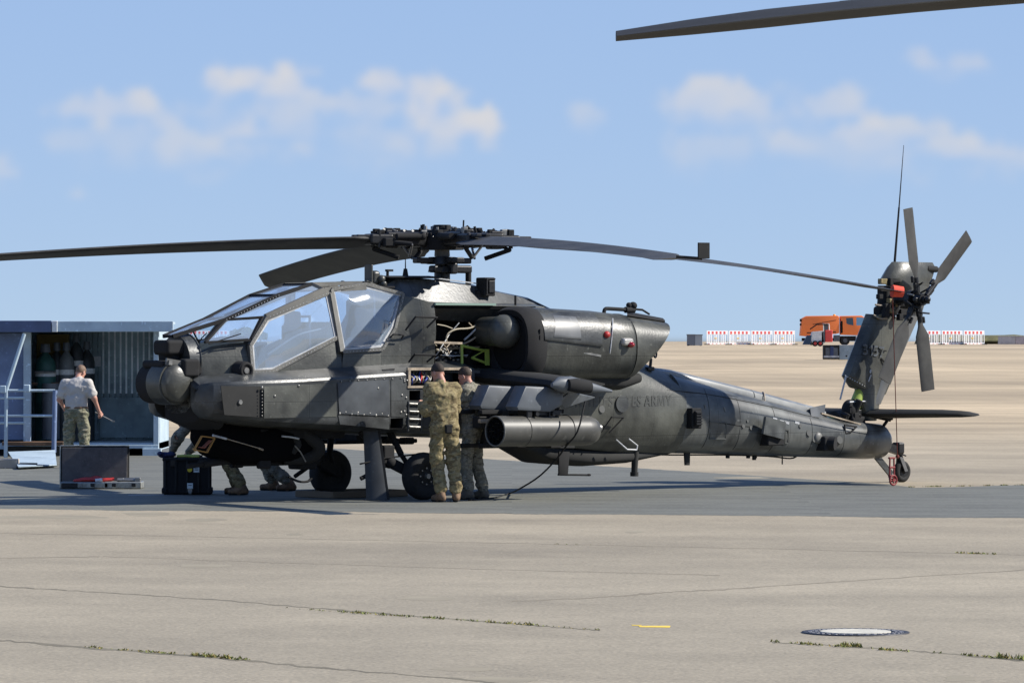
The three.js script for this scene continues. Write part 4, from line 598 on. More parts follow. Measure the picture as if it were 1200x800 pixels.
// main rotor
{
  const hx = 1.19, hy = 3.565;
  H('rotor_mast', [cyl([hx, 2.85, 0], [hx, 3.2, 0], .115, .11, 24), cyl([hx, 3.16, 0], [hx, 3.46, 0], .1, .1, 24)], M.mech, { crease: CR }); H('mast_sleeve', cyl([hx, 3.35, 0], [hx, 3.44, 0], .11, .105, 24), M.frame);
  H('swash_plate', [cyl([hx, 3.13, 0], [hx, 3.21, 0], .2, .18, 28), cyl([hx, 3.24, 0], [hx, 3.34, 0], .22, .19, 28), ...[0, 1, 2, 3].map(i => box(.46, .08, .14, .23, 3.29, 0, .02).rotateY(i * Math.PI / 2 - .1).translate(hx, 0, 0)), box(.4, .11, .14, hx + .22, 3.17, .1, .03), box(.12, .16, .12, hx + .02, 3.18, .2, .03), box(.3, .1, .14, hx - .12, 3.17, .08, .03)], M.mech);
  H('control_rod', [...bars([[hx + .38, 2.8, .12], [hx + .38, 3.2, .12]], .042), ...bars([[hx - .08, 2.85, .1], [hx - .08, 3.18, .1]], .022)], M.black);
  H('rotor_hub', [cyl([hx, 3.44, 0], [hx, 3.62, 0], .3, .3, 28), cyl([hx, 3.62, 0], [hx, 3.72, 0], .24, .2, 24), cyl([hx, 3.72, 0], [hx, 3.79, 0], .14, .12, 20), ...bars([[hx + .3, 3.66, .1], [hx + .31, 3.86, .1]], .012)], M.black, { crease: CR });
  const R = rnd(91); for (let i = 0; i < 46; i++) { const a = R() * 6.283, r = .12 + R() * .36, y = 3.58 + R() * .14; H('hub_bolt', R() < .6 ? cyl([hx + r * Math.cos(a), y, r * Math.sin(a)], [hx + r * Math.cos(a), y + .05 + .04 * R(), r * Math.sin(a)], .018 + .02 * R(), .02, 10) : box(.1, .06, .08, hx + r * Math.cos(a), y, r * Math.sin(a), .012), i % 4 ? M.black : M.steel); }
  // each blade: angle in plan (from aft towards starboard), drop of its tip, and how it is pitched
  const blades = [[-105.5, -.37, .2], [-15, -.66, .22], [73, -.49, .5], [165, -.33, .3]];
  blades.forEach(([deg, drop, pitch], bi) => {
    const th = deg * Math.PI / 180, place = q => q.rotateY(th).translate(hx, hy, 0), yy = r => drop * Math.pow(Math.max(0, r - .5) / 6.8, 1.6) + .0;
    const rings = [], N = 28; for (let i = 0; i <= N; i++) { const r = mix(.95, 7.3, i / N), root = sst(.95, 1.45, r), tip = clamp((r - 6.85) / .45), ch = mix(.34, .533, root) * mix(1, .62, tip), tw = pitch - .16 * (r - .95) / 6.35, sw = tip * .22, y = yy(r), h = mix(.05, .03, root) * mix(1, .55, tip);
      rings.push([[-.3, 0], [-.285, .5], [-.22, .9], [-.1, 1], [.15, .72], [.45, .3], [.7, .06], [.7, -.06], [.45, -.24], [.15, -.5], [-.1, -.7], [-.22, -.62], [-.285, -.4]].map(([u, v]) => { const z = u * ch + sw, yv = v * h; return [r, y + yv * Math.cos(tw) - z * Math.sin(tw), z * Math.cos(tw) + yv * Math.sin(tw)]; })); }
    const b = H('main_rotor_blade', place(loft(rings)), M.blade, { crease: .9 });
    const pt = (r, y, z) => [r, y + yy(r), z];
    add('blade_grip', [box(.62, .2, .28, .6, .02, 0, .04), box(.36, .16, .3, .98, .01, 0, .04), box(.2, .26, .2, .8, .02, .02, .03), cyl([1.02, -.1, .1], [1.02, .13, .1], .03), cyl([1.02, -.1, -.12], [1.02, .13, -.12], .03), box(.3, .05, .08, 1.2, .05, .06, .015), box(.3, .05, .08, 1.2, .05, -.08, .015)].map(place), M.mech, b);
    add('lead_lag_damper', [cyl([.4, .06, .2], [.8, .05, .22], .05, .045, 14), cyl([.4, .06, -.2], [.8, .05, -.22], .05, .045, 14), sph(.06, .4, .06, .2, 1, 1, 1, 10), sph(.06, .4, .06, -.2, 1, 1, 1, 10)].map(place), M.black, b);
    add('pitch_horn', [...bars([[.9, -.02, -.16], [.62, -.06, -.34]], .035), box(.16, .12, .14, .9, -.03, -.16, .02), ...bars([[.95, -.1, .05], [1.0, -.12, .1], [.72, -.24, -.12]], .032)].map(place), M.black, b);
    add('pitch_link', [...bars([[.62, -.06, -.34], [.6, -.24, -.2]], .018)].map(place), M.steel, b);
    for (let i = 0; i < 15; i++) add('hub_bolt', place(R() < .5 ? cyl([.32 + i * .05, .09, (R() - .5) * .2], [.32 + i * .05, .13 + .06 * R(), (R() - .5) * .2], .018) : box(.09, .05 + .06 * R(), .07, .32 + i * .05, .12, (R() - .5) * .24, .012)), i % 3 ? M.black : M.steel, b);
    if (bi === 0) { add('tip_fixture', [...bars([[7.25, yy(7.25) + .02, .1], [7.42, yy(7.3) - .0, -.18]], .02), box(.03, .2, .16, 7.42, yy(7.3) + .1, -.2, .006)].map(place), M.under, b); }
    if (bi === 1) { add('tip_sock', [cyl([7.2, yy(7.2) - .02, .19], [7.36, yy(7.3) - .02, .22], .09, .08, 16)].map(q => q).map(place), M.orangeSock = std([.75, .075, .035], .75), b); }
  });
}
// main landing gear
for (const s of [1, -1]) {
  const f = g => s > 0 ? g : flipZ(g), w = V(0, .325, 1.015);
  const tyre = H('main_wheel', f(new THREE.LatheGeometry([[.16, -.1], [.2, -.115], [.27, -.115], [.305, -.095], [.322, -.05], [.326, 0], [.322, .05], [.305, .095], [.27, .115], [.2, .115], [.16, .1]].map(p => new THREE.Vector2(...p)), 44).rotateX(Math.PI / 2).translate(w.x, w.y, w.z)), M.rubber, { crease: 1 });
  add('rim', f(new THREE.LatheGeometry([[0, -.07], [.1, -.07], [.15, -.09], [.175, -.09], [.175, .09], [.16, .095], [.13, .06], [.09, .055], [.06, .08], [0, .085]].map(p => new THREE.Vector2(...p)), 32).rotateX(Math.PI / 2).translate(w.x, w.y, w.z)), M.under, tyre);
  add('hub_cap', f(cyl([w.x, w.y, w.z + .05], [w.x, w.y, w.z + .115], .05, .035, 16)), M.steel, tyre);
  for (let i = 0; i < 8; i++) { const a = i * .785; add('wheel_bolt', f(cyl([w.x + .11 * Math.cos(a), w.y + .11 * Math.sin(a), w.z + .05], [w.x + .11 * Math.cos(a), w.y + .11 * Math.sin(a), w.z + .075], .012, .012, 6)), M.steel, tyre); }
  const top = V(-.75, .95, .62), kn = V(-.42, .52, .8);
  H('landing_gear_leg', [f(cyl(top, kn, .075, .06, 16)), f(beam(kn, V(w.x, w.y, .86), .13, .1)), f(cyl(V(w.x, w.y, .8), V(w.x, w.y, 1.0), .05)), f(sph(.09, kn.x, kn.y, kn.z)), f(cyl(V(-.3, 1.0, .6), V(-.2, .62, .78), .05, .045)), f(cyl(V(-.2, .62, .78), V(-.1, .44, .84), .035)), ...bars([V(-.9, .5, .75), V(-.5, .58, .85), V(-.02, .62, .9)], .012).map(f), f(cyl(V(-.42, .5, .8), V(-.86, .3, .72), .03)), f(box(.2, .26, .16, -.45, .62, .76, .03))], M.black);
}
// gun under the nose, its feed and an added black bulk for the shade there, with a unit emblem
{
  H('gun_turret', [cyl([-2.2, 1.02, 0], [-2.2, .8, 0], .34, .3, 28), box(.7, .2, .5, -2.15, .86, 0, .05), box(.2, .5, .1, -2.2, .7, .3, .03), box(.2, .5, .1, -2.2, .7, -.3, .03), box(1.5, .16, .8, -1.6, .92, 0, .05)], M.black); H('gun', [box(.9, .2, .2, -1.95, .58, 0, .04), cyl([-2.4, .58, 0], [-3.0, .52, 0], .055, .05), cyl([-3.0, .52, 0], [-3.25, .495, 0], .035), cyl([-1.5, .6, 0], [-1.1, .55, .1], .09), box(.3, .26, .3, -1.3, .55, 0, .04)], M.black);
  H('feed_chute', [tube([[-1.6, .95, .3], [-1.35, .75, .42], [-1.4, .6, .3], [-1.75, .58, .15]], .09, 8), tube([[-1.9, .98, .2], [-1.7, .8, .4], [-1.75, .66, .34]], .05, 8)], M.under);
  H('cable', tube([L(330, 511, .5), L(340, 512, .5), L(350, 514, .5)], .014), M.seal); H('cable', tube([L(345, 522, .5), L(352, 530, .5), L(358, 541, .5)], .01), M.steel); H('cable', tube([L(338, 559, .4), L(350, 564, .4), L(360, 564, .4), L(365, 560, .4)], .018), M.black);
  const ring = (x, y0, y1, z0, z1) => { const o = []; for (let i = 0; i < 24; i++) { const a = i / 24 * 6.283, c = Math.cos(a), s = Math.sin(a), cc = Math.sign(c) * Math.abs(c) ** .6, ss = Math.sign(s) * Math.abs(s) ** .6, n = .03 * (vn2(i * .8, x * 5, 0, 4) - .5) * 2; o.push([x + n, mix(y0, y1, .5 + cc * .5) + n, mix(z0, z1, .5 + ss * .5) + n]); } return o; };
  const shadeBlack = new THREE.MeshPhysicalMaterial({ color: new THREE.Color(.004, .004, .0045), roughness: 1, specularIntensity: .15 }); H('shade_bulk', loft([ring(-3.05, .78, 1.14, -.2, .3), ring(-2.85, .62, 1.14, -.3, .38), ring(-2.5, .5, 1.1, -.35, .42), ring(-2.1, .5, 1.08, -.35, .42), ring(-1.6, .55, 1.04, -.35, .4), ring(-1.3, .7, 1.0, -.3, .38)]), shadeBlack, { crease: 1 });  // added bulk; its dull near-black colour paints the shade under the nose
  const e = [[236, 511], [251, 513], [242, 530], [227, 527]].map(p => L(...p, .44)), inn = e.map(p => p.clone().lerp(e.reduce((s, q) => s.add(q), V()).multiplyScalar(.25), .32)).map(p => p.add(V(0, 0, .012)));
  H('unit_emblem', [0, 1, 2, 3].map(i => beam(e[i], e[(i + 1) % 4], .035, .015, V(0, 0, 1))), std([.3, .15, .03], .7)); H('unit_emblem', [beam(L(237, 525, .45), L(246, 516, .45), .07, .012, V(0, 0, 1)), beam(L(233, 524, .45), L(240, 524, .45), .05, .012, V(0, 0, 1))], std([.2, .06, .035], .7));
  H('ground_strap', [...bars([L(249, 510, .46), L(265, 514, .46)], .016)], M.seal); H('ground_strap', [...bars([L(265, 514, .46), L(303, 525, .46)], .007), ...bars([L(303, 525, .46), L(308, 527, .46)], .014)], M.tan);
}

// ───────── people ─────────
// a smooth surface round a distance field, by surface nets
function surface(f, lo, hi, h) {
  const n = [0, 1, 2].map(i => Math.ceil((hi[i] - lo[i]) / h) + 1), [nx, ny, nz] = n, D = new Float32Array(nx * ny * nz), at3 = (i, j, k) => i + nx * (j + ny * k);
  for (let k = 0; k < nz; k++) for (let j = 0; j < ny; j++) for (let i = 0; i < nx; i++) D[at3(i, j, k)] = f(lo[0] + i * h, lo[1] + j * h, lo[2] + k * h);
  const id = new Int32Array(nx * ny * nz).fill(-1), pos = [], idx = [];
  for (let k = 0; k + 1 < nz; k++) for (let j = 0; j + 1 < ny; j++) for (let i = 0; i + 1 < nx; i++) {
    let s = [0, 0, 0], c = 0; const v = (a, b, d) => D[at3(i + a, j + b, k + d)];
    for (let e = 0; e < 12; e++) { const ax = e >> 2, b0 = e & 1, b1 = (e >> 1) & 1, p = [0, 0, 0]; p[(ax + 1) % 3] = b0; p[(ax + 2) % 3] = b1; const q = p.slice(); q[ax] = 1; const A = v(...p), B = v(...q); if ((A < 0) !== (B < 0)) { const t = A / (A - B); for (let m = 0; m < 3; m++) s[m] += p[m] + (q[m] - p[m]) * t; c++; } }
    if (c) { id[at3(i, j, k)] = pos.length / 3; pos.push(lo[0] + (i + s[0] / c) * h, lo[1] + (j + s[1] / c) * h, lo[2] + (k + s[2] / c) * h); }
  }
  const quad = (a, b, c, d, fl) => { if (a < 0 || b < 0 || c < 0 || d < 0) return; fl ? idx.push(a, b, c, a, c, d) : idx.push(a, c, b, a, d, c); };
  for (let k = 1; k + 1 < nz; k++) for (let j = 1; j + 1 < ny; j++) for (let i = 1; i + 1 < nx; i++) {
    const o = D[at3(i, j, k)] < 0;
    if (o !== D[at3(i + 1, j, k)] < 0) quad(id[at3(i, j - 1, k - 1)], id[at3(i, j, k - 1)], id[at3(i, j, k)], id[at3(i, j - 1, k)], o);
    if (o !== D[at3(i, j + 1, k)] < 0) quad(id[at3(i - 1, j, k - 1)], id[at3(i - 1, j, k)], id[at3(i, j, k)], id[at3(i, j, k - 1)], o);
    if (o !== D[at3(i, j, k + 1)] < 0) quad(id[at3(i - 1, j - 1, k)], id[at3(i, j - 1, k)], id[at3(i, j, k)], id[at3(i - 1, j, k)], o);
  }
  const g = new THREE.BufferGeometry(); g.setAttribute('position', new THREE.Float32BufferAttribute(pos, 3)); g.setIndex(idx);
  const N = new Float32Array(pos.length), e = h * .5; for (let i = 0; i < pos.length; i += 3) { const [x, y, z] = [pos[i], pos[i + 1], pos[i + 2]], a = f(x + e, y, z) - f(x - e, y, z), b = f(x, y + e, z) - f(x, y - e, z), c = f(x, y, z + e) - f(x, y, z - e), l = Math.hypot(a, b, c) || 1; N[i] = a / l; N[i + 1] = b / l; N[i + 2] = c / l; }
  g.setAttribute('normal', new THREE.BufferAttribute(N, 3)); return g;
}
const smin = (a, b, k) => { const h = Math.max(k - Math.abs(a - b), 0) / k; return Math.min(a, b) - h * h * k * .25; };
function capField(caps, k = .04) {   // [ax, ay, az, bx, by, bz, ra, rb]
  const P = caps.map(c => { const d = [c[3] - c[0], c[4] - c[1], c[5] - c[2]]; return [...c, ...d, 1 / Math.max(1e-9, d[0] ** 2 + d[1] ** 2 + d[2] ** 2)]; });
  return (x, y, z) => { let r = 9; for (const c of P) { const px = x - c[0], py = y - c[1], pz = z - c[2]; let t = (px * c[8] + py * c[9] + pz * c[10]) * c[11]; t = t < 0 ? 0 : t > 1 ? 1 : t; const dx = px - t * c[8], dy = py - t * c[9], dz = pz - t * c[10]; r = smin(r, Math.sqrt(dx * dx + dy * dy + dz * dz) - (c[6] + (c[7] - c[6]) * t), k); } return r; };
}
function boundsOf(caps, pad) { const lo = [9, 9, 9], hi = [-9, -9, -9]; for (const c of caps) for (let q = 0; q < 2; q++) for (let i = 0; i < 3; i++) { lo[i] = Math.min(lo[i], c[q * 3 + i] - c[6 + q] - pad); hi[i] = Math.max(hi[i], c[q * 3 + i] + c[6 + q] + pad); } return [lo, hi]; }
const cap = (a, b, ra, rb = ra) => [a.x, a.y, a.z, b.x, b.y, b.z, ra, rb];
// joints of a standing figure 1.8 m tall facing -z, right arm at +x
const POSE = { pel: [0, .97, 0], waist: [0, 1.12, 0], chest: [0, 1.34, .01], neck: [0, 1.5, .015], head: [0, 1.66, -.01], look: [0, 0, -1], sR: [.19, 1.45, .01], eR: [.25, 1.16, .03], wR: [.24, .91, -.04], sL: [-.19, 1.45, .01], eL: [-.25, 1.16, .03], wL: [-.24, .91, -.04], hR: [.095, .93, 0], kR: [.11, .52, -.01], aR: [.11, .1, .03], tR: [.13, .04, -.14], hL: [-.095, .93, 0], kL: [-.11, .52, -.01], aL: [-.11, .1, .03], tL: [-.13, .04, -.14] };
function person(label, pos, turn, pose, o) {
  const t = thing('person', label, 'person', pos, turn, o.group); const J = {}; for (const k in POSE) J[k] = V(...(pose[k] || POSE[k]));
  if (o.size) t.scale.set(o.size * .93, o.size, o.size * .95);
  const skinC = [cap(J.pel, J.waist, .11, .1), cap(J.waist, J.chest, .1, .12), cap(J.chest, J.neck, .11, .055), cap(J.sR, J.sL, .05), cap(J.neck, J.head.clone().lerp(J.neck, .35), .056, .055)];
  for (const s of ['R', 'L']) skinC.push(cap(J['s' + s], J['e' + s], .05, .04), cap(J['e' + s], J['w' + s], .042, .028), cap(J['h' + s], J['k' + s], .08, .055), cap(J['k' + s], J['a' + s], .055, .04), cap(J['a' + s], J['t' + s], .04, .03));
  const geos = [surface(capField(skinC, .05), ...boundsOf(skinC, .03), .014)];
  // head: skull, jaw, nose, brow, ears and eye sockets on a finer grid, in head axes turned to where it looks
  const look = J.look.clone().normalize(), rgt = look.clone().cross(V(0, 1, 0)).normalize(), upv = rgt.clone().cross(look);
  const HM = new THREE.Matrix4().makeBasis(rgt, upv, look.clone().negate()).setPosition(J.head);
  const eo = (x, y, z, cx, cy, cz, rx, ry, rz) => { const a = (x - cx) / rx, b = (y - cy) / ry, c = (z - cz) / rz, l = Math.hypot(a, b, c); return (l - 1) * Math.min(rx, ry, rz); };
  const skull = (x, y, z) => eo(x, y, z, 0, .035, .012, .077, .092, .097);
  const headF = (x, y, z) => { let d = skull(x, y, z); d = smin(d, eo(x, y, z, 0, -.045, -.03, .056, .07, .066), .04); d = smin(d, eo(x, y, z, 0, -.095, -.062, .03, .022, .026), .03); d = smin(d, eo(x, y, z, 0, -.03, -.1, .014, .026, .024), .015); d = smin(d, eo(x, y, z, 0, .018, -.08, .05, .014, .016), .02); d = smin(d, eo(x, y, z, 0, -.068, -.088, .026, .01, .012), .012); d = smin(d, eo(x, y, z, 0, -.12, .02, .052, .1, .052), .03);
    for (const s of [1, -1]) { d = Math.max(d, -eo(x, y, z, s * .032, .0, -.1, .017, .011, .016)); d = smin(d, eo(x, y, z, s * .032, -.001, -.078, .012, .011, .012), .004); d = smin(d, Math.max(eo(x, y, z, s * .081, -.012, .012, .014, .034, .022), -eo(x, y, z, s * .094, -.01, .006, .009, .02, .012)), .008); } return d; };
  geos.push(surface(headF, [-.11, -.2, -.14], [.11, .14, .13], .0075).applyMatrix4(HM));
  // hands: palm, four bent fingers of different length, thumb from the side of the palm
  const hands = {};
  for (const s of ['R', 'L']) {
    const w = J['w' + s], fw = (pose['f' + s] ? V(...pose['f' + s]) : w.clone().sub(J['e' + s])).normalize(), side = s === 'R' ? 1 : -1;
    const pn = (pose['n' + s] ? V(...pose['n' + s]) : V(-side, 0, -.2)); const x = fw.clone().cross(pn).normalize(), nrm = x.clone().cross(fw).normalize();   // nrm: the way the palm faces
    const Q = (a, b, c) => w.clone().addScaledVector(fw, a).addScaledVector(x, b).addScaledVector(nrm, c), C = [], curl = pose['c' + s] ?? .6;
    C.push(cap(w, Q(.03, 0, 0), .027, .026)); for (const b of [-.028, -.009, .01, .028]) C.push(cap(Q(.025, b * .7, 0), Q(.088, b, 0), .017, .013));
    [[-.029, .062], [-.01, .074], [.01, .07], [.029, .055]].forEach(([b, l]) => { let p = Q(.09, b, 0), a = .15; for (const [q, r] of [[.45, .0095], [.32, .0088], [.23, .008]]) { a += curl * .9; const e = p.clone().addScaledVector(fw, Math.cos(a) * l * q).addScaledVector(nrm, Math.sin(a) * l * q); C.push(cap(p, e, r, r * .93)); p = e; } });
    const th = side; C.push(cap(Q(.025, -.024 * th, .006), Q(.055, -.048 * th, .02), .014, .012), cap(Q(.055, -.048 * th, .02), Q(.085, -.05 * th, .036), .0115, .01), cap(Q(.085, -.05 * th, .036), Q(.105, -.04 * th, .046), .01, .008));
    geos.push(surface(capField(C, .012), ...boundsOf(C, .012), .005)); hands[s] = Q(.09, 0, .03);
  }
  add('body', geos, o.gloves ? M.skin : M.skin, t);
  // hair on the skull
  if (o.hair) { const top = o.hairline ?? .02; add('hair', surface((x, y, z) => Math.max(skull(x, y, z) - o.hairDepth - .003 * vn3(x * 90, y * 90, z * 90, 5), -(y - top - (z < 0 ? -z * .7 : -z * .5))), [-.12, -.12, -.13], [.12, .16, .14], .0075).applyMatrix4(HM), o.hair, t); }
  const fold = (seed, amp, fx = 20, fy = 26) => (x, y, z) => amp * (vn3(x * fx + y * 7, y * fy - x * 8, z * fx, seed) - .5) * 2 + amp * .5 * (vn3(x * 46, y * 52, z * 46, seed + 3) - .5);
  // upper garment
  const sh = [[.09, 0], [-.09, 0]], jk = [], rx = (p, d) => p.clone().add(rgtT.clone().multiplyScalar(d)); const rgtT = J.sR.clone().sub(J.sL).normalize();
  for (const d of [.085, -.085, 0]) jk.push(cap(rx(J.pel, d * .95), rx(J.waist, d * .85), .112, .104), cap(rx(J.waist, d * .85), rx(J.chest, d * 1.1), .104, .11), cap(rx(J.chest, d * 1.1), rx(J.chest.clone().lerp(J.neck, .55), d), .11, .08));
  jk.push(cap(J.sR, J.sL, .068), cap(J.chest, J.neck, .1, .066));
  for (const s of ['R', 'L']) { const a = J['s' + s], b = J['e' + s], c = J['w' + s]; if (o.shortSleeves) jk.push(cap(a, a.clone().lerp(b, .72), .07, .078)); else jk.push(cap(a, b, .073, .066), cap(b, b.clone().lerp(c, .93), .066, .05)); }
  const jf = capField(jk, .06), jw = fold(o.seed, o.shortSleeves ? .009 : .014, 15, 19), hem = o.hem ?? -.17, ax = J.waist.clone().sub(J.pel).normalize();
  add(o.shortSleeves ? 'shirt' : 'jacket', surface((x, y, z) => { const h = (x - J.pel.x) * ax.x + (y - J.pel.y) * ax.y + (z - J.pel.z) * ax.z; return Math.max(jf(x, y, z) + jw(x, y, z) - .004, (o.shortSleeves ? .02 : hem + .012 * Math.sin(x * 20)) - h - (Math.hypot(x - J.pel.x, z - J.pel.z) > .3 ? 1 : 0)); }, ...boundsOf(jk, .03), .0125), o.top, t);
  if (!o.shortSleeves) { add('collar', surface((x, y, z) => Math.max(capField([cap(J.neck.clone().lerp(J.chest, .25), J.neck.clone().lerp(J.head, .18), .082, .072)])(x, y, z), 0 - 1), ...boundsOf([cap(J.neck.clone().lerp(J.chest, .25), J.neck.clone().lerp(J.head, .18), .082, .072)], .02), .012), o.top, t); }
  // trousers, bloused over the boots
  const tr = []; for (const d of [.07, -.07]) tr.push(cap(rx(J.pel, d), rx(J.pel.clone().lerp(J.waist, .35), d), .118, .11)); tr.push(cap(J.hR, J.hL, .11));
  for (const s of ['R', 'L']) { const a = J['h' + s], b = J['k' + s], c = J['a' + s], m = b.clone().lerp(c, .75); tr.push(cap(a, b, .105, .088), cap(b, m, .086, .082), cap(m, b.clone().lerp(c, .88), .08, .072), cap(a.clone().lerp(b, .5).add(V(s === 'R' ? .06 : -.06, 0, .01)), a.clone().lerp(b, .75).add(V(s === 'R' ? .06 : -.06, 0, .01)), .055, .05)); }
  const tf = capField(tr, .05), tw = fold(o.seed + 40, .015, 13, 24); add('trousers', surface((x, y, z) => tf(x, y, z) + tw(x, y, z), ...boundsOf(tr, .03), .0125), o.legs, t);
  if (o.shortSleeves) { const b = [cap(rx(J.pel.clone().lerp(J.waist, .3), .075), rx(J.pel.clone().lerp(J.waist, .38), -.075), .127)]; const bf = capField(b); add('belt', surface((x, y, z) => Math.max(bf(x, y, z), Math.abs(y - J.pel.y - .055) - .02), ...boundsOf(b, .02), .012), M.boot, t); }
  for (const s of ['R', 'L']) {
    const a = J['a' + s], k = J['k' + s], e = J['t' + s], d = e.clone().sub(a).setY(0).normalize(), heel = a.clone().addScaledVector(d, -.045).setY(a.y - .045), c = [cap(a.clone().lerp(k, .38), a, .058, .056), cap(a, a.clone().addScaledVector(d, .07).setY(a.y - .03), .054, .05), cap(a.clone().addScaledVector(d, .06).setY(a.y - .045), e.clone().setY(e.y + .012), .047, .042), cap(heel, a.clone().addScaledVector(d, .05).setY(a.y - .05), .044, .044)];
    const bf = capField(c, .03), base = Math.min(a.y - .1, e.y - .04); const boot = add('boot', surface((x, y, z) => Math.max(bf(x, y, z), base - y), ...boundsOf(c, .02), .0095), o.boots, t);
    const q = [cap(heel, e, .05, .046)], qf = capField(q); add('sole', surface((x, y, z) => Math.max(qf(x, y, z), Math.abs(y - base - .014) - .014), ...boundsOf(q, .02), .01), M.rubber, boot);
  }
  return { t, J, hands };
}
{
  const g1 = onGround(521, 588.2), g2 = onGround(555, 585);
  const A = person('person in camouflage uniform seen from behind, leaning into the open bay, black pouch on hip', [g1.x, 0, g1.z], .42, { pel: [.0, .99, .0], waist: [-.0, 1.14, -.01], chest: [-.02, 1.35, -.03], neck: [-.03, 1.51, -.06], head: [-.05, 1.65, -.12], look: [-.35, -.6, -1], sR: [.18, 1.45, -.04], eR: [.22, 1.2, -.16], wR: [.1, 1.26, -.38], sL: [-.2, 1.45, -.04], eL: [-.265, 1.17, -.06], wL: [-.22, 1.24, -.32], hR: [.095, .94, -.02], kR: [.13, .52, -.0], aR: [.14, .1, .08], tR: [.2, .04, -.08], hL: [-.095, .94, -.02], kL: [-.09, .52, -.06], aL: [-.07, .1, .04], tL: [-.1, .04, -.13] }, { top: M.camo, legs: M.camo, boots: M.boot, hair: M.hairDark, hairDepth: .004, hairline: .02, seed: 5, size: 1.05 });
  add('pouch', [box(.1, .1, .05, .0, .93, .135, .02), box(.11, .03, .06, .0, .98, .132, .01)], M.black, A.t);
  const B = person('person in pale camouflage uniform turned to the left beside the grey wing pylon', [g2.x, 0, g2.z], 1.15, { pel: [0, .97, -.02], waist: [0, 1.12, -.03], chest: [.0, 1.34, -.05], neck: [0, 1.5, -.07], head: [0, 1.63, -.13], look: [.1, -.5, -1], sR: [.19, 1.44, -.05], eR: [.23, 1.2, -.2], wR: [.12, 1.27, -.42], sL: [-.19, 1.44, -.05], eL: [-.24, 1.2, -.2], wL: [-.1, 1.29, -.4], kR: [.12, .52, -.02], aR: [.13, .1, .1], tR: [.16, .04, -.07], kL: [-.12, .52, -.07], aL: [-.14, .1, -.02], tL: [-.16, .04, -.19] }, { top: M.camo2, legs: M.camo2, boots: M.bootGrey, hair: M.hairBrown, hairDepth: .004, hairline: .02, seed: 11, size: 1.03 });
  const pC = at(89, 400, 75.5);
  const C = person('person in grey T-shirt and camouflage trousers seen from behind, holding a tool by the container', [pC.x, 0, pC.z], -.2, { pel: [0, .98, 0], waist: [0, 1.13, -.01], chest: [.0, 1.36, -.04], neck: [.01, 1.51, -.08], head: [.03, 1.63, -.15], look: [.35, -.75, -1], sR: [.2, 1.44, -.03], eR: [.32, 1.2, .02], wR: [.38, .97, -.08], fR: [.35, -.75, -.5], nR: [-1, 0, -.3], cR: .9, sL: [-.21, 1.44, -.03], eL: [-.3, 1.17, .0], wL: [-.28, 1.02, -.2], kR: [.13, .53, -.02], aR: [.15, .1, .02], tR: [.19, .04, -.14], kL: [-.13, .53, .0], aL: [-.14, .1, .03], tL: [-.17, .04, -.14] }, { top: M.tshirt, legs: M.camo3, boots: M.boot, shortSleeves: true, hair: M.hairShort, hairDepth: .003, hairline: -.005, seed: 23 });
  // the tool in the hand is a thing of its own
  const tp = C.hands.R.clone().applyAxisAngle(V(0, 1, 0), -.2).add(V(pC.x, 0, pC.z)); const tool = thing('spanner', 'thin silver spanner held in the right hand of the T-shirt wearer', 'tool', tp.toArray());
  add('handle', [cyl([-.09, .06, .02], [.2, -.09, -.02], .011, .009, 10)], M.steel, tool); add('jaw', [box(.05, .025, .02, .21, -.095, -.02, .005)], M.steel, tool);
  const gD = onGround(272, 579.5), gE = onGround(324, 575);
  const bent = { pel: [0, .86, .08], waist: [0, .95, -.12], chest: [0, 1.04, -.38], neck: [0, 1.06, -.56], head: [0, 1.02, -.7], look: [0, -.9, -1], sR: [.19, 1.02, -.5], eR: [.24, .76, -.56], wR: [.18, .58, -.7], sL: [-.19, 1.05, -.52], eL: [-.28, .8, -.72], wL: [-.18, .62, -.82], hR: [.095, .83, .1], hL: [-.095, .83, .1], kR: [.12, .45, -.1], aR: [.12, .1, .06], tR: [.14, .04, -.12], kL: [-.14, .46, -.02], aL: [-.17, .1, .2], tL: [-.19, .04, .03] };
  person('person in camouflage bent over behind the black case, arm reaching down to it', [gD.x, 0, gD.z], 1.35, bent, { top: M.camo2, legs: M.camo, boots: M.boot, hair: M.hairDark, hairDepth: .01, hairline: .0, seed: 37 });
  person('person crouching behind the nose, mostly only tan boots showing below the fuselage', [gE.x, 0, gE.z], 1.5, { ...bent, pel: [0, .62, .16], waist: [0, .74, .04], chest: [0, .9, -.12], neck: [0, 1.02, -.24], head: [0, 1.12, -.34], look: [0, -.4, -1], sR: [.19, .95, -.16], eR: [.24, .72, -.34], wR: [.16, .66, -.56], sL: [-.19, .95, -.16], eL: [-.25, .72, -.36], wL: [-.14, .68, -.58], hR: [.095, .6, .12], hL: [-.095, .6, .12], kR: [.15, .5, -.26], kL: [-.16, .5, -.2], aR: [.13, .1, -.05], tR: [.16, .04, -.23], aL: [-.14, .1, .22], tL: [-.17, .04, .05] }, { top: M.camo, legs: M.camo2, boots: M.boot, hair: M.hairBrown, hairDepth: .01, hairline: .0, seed: 43 });
}

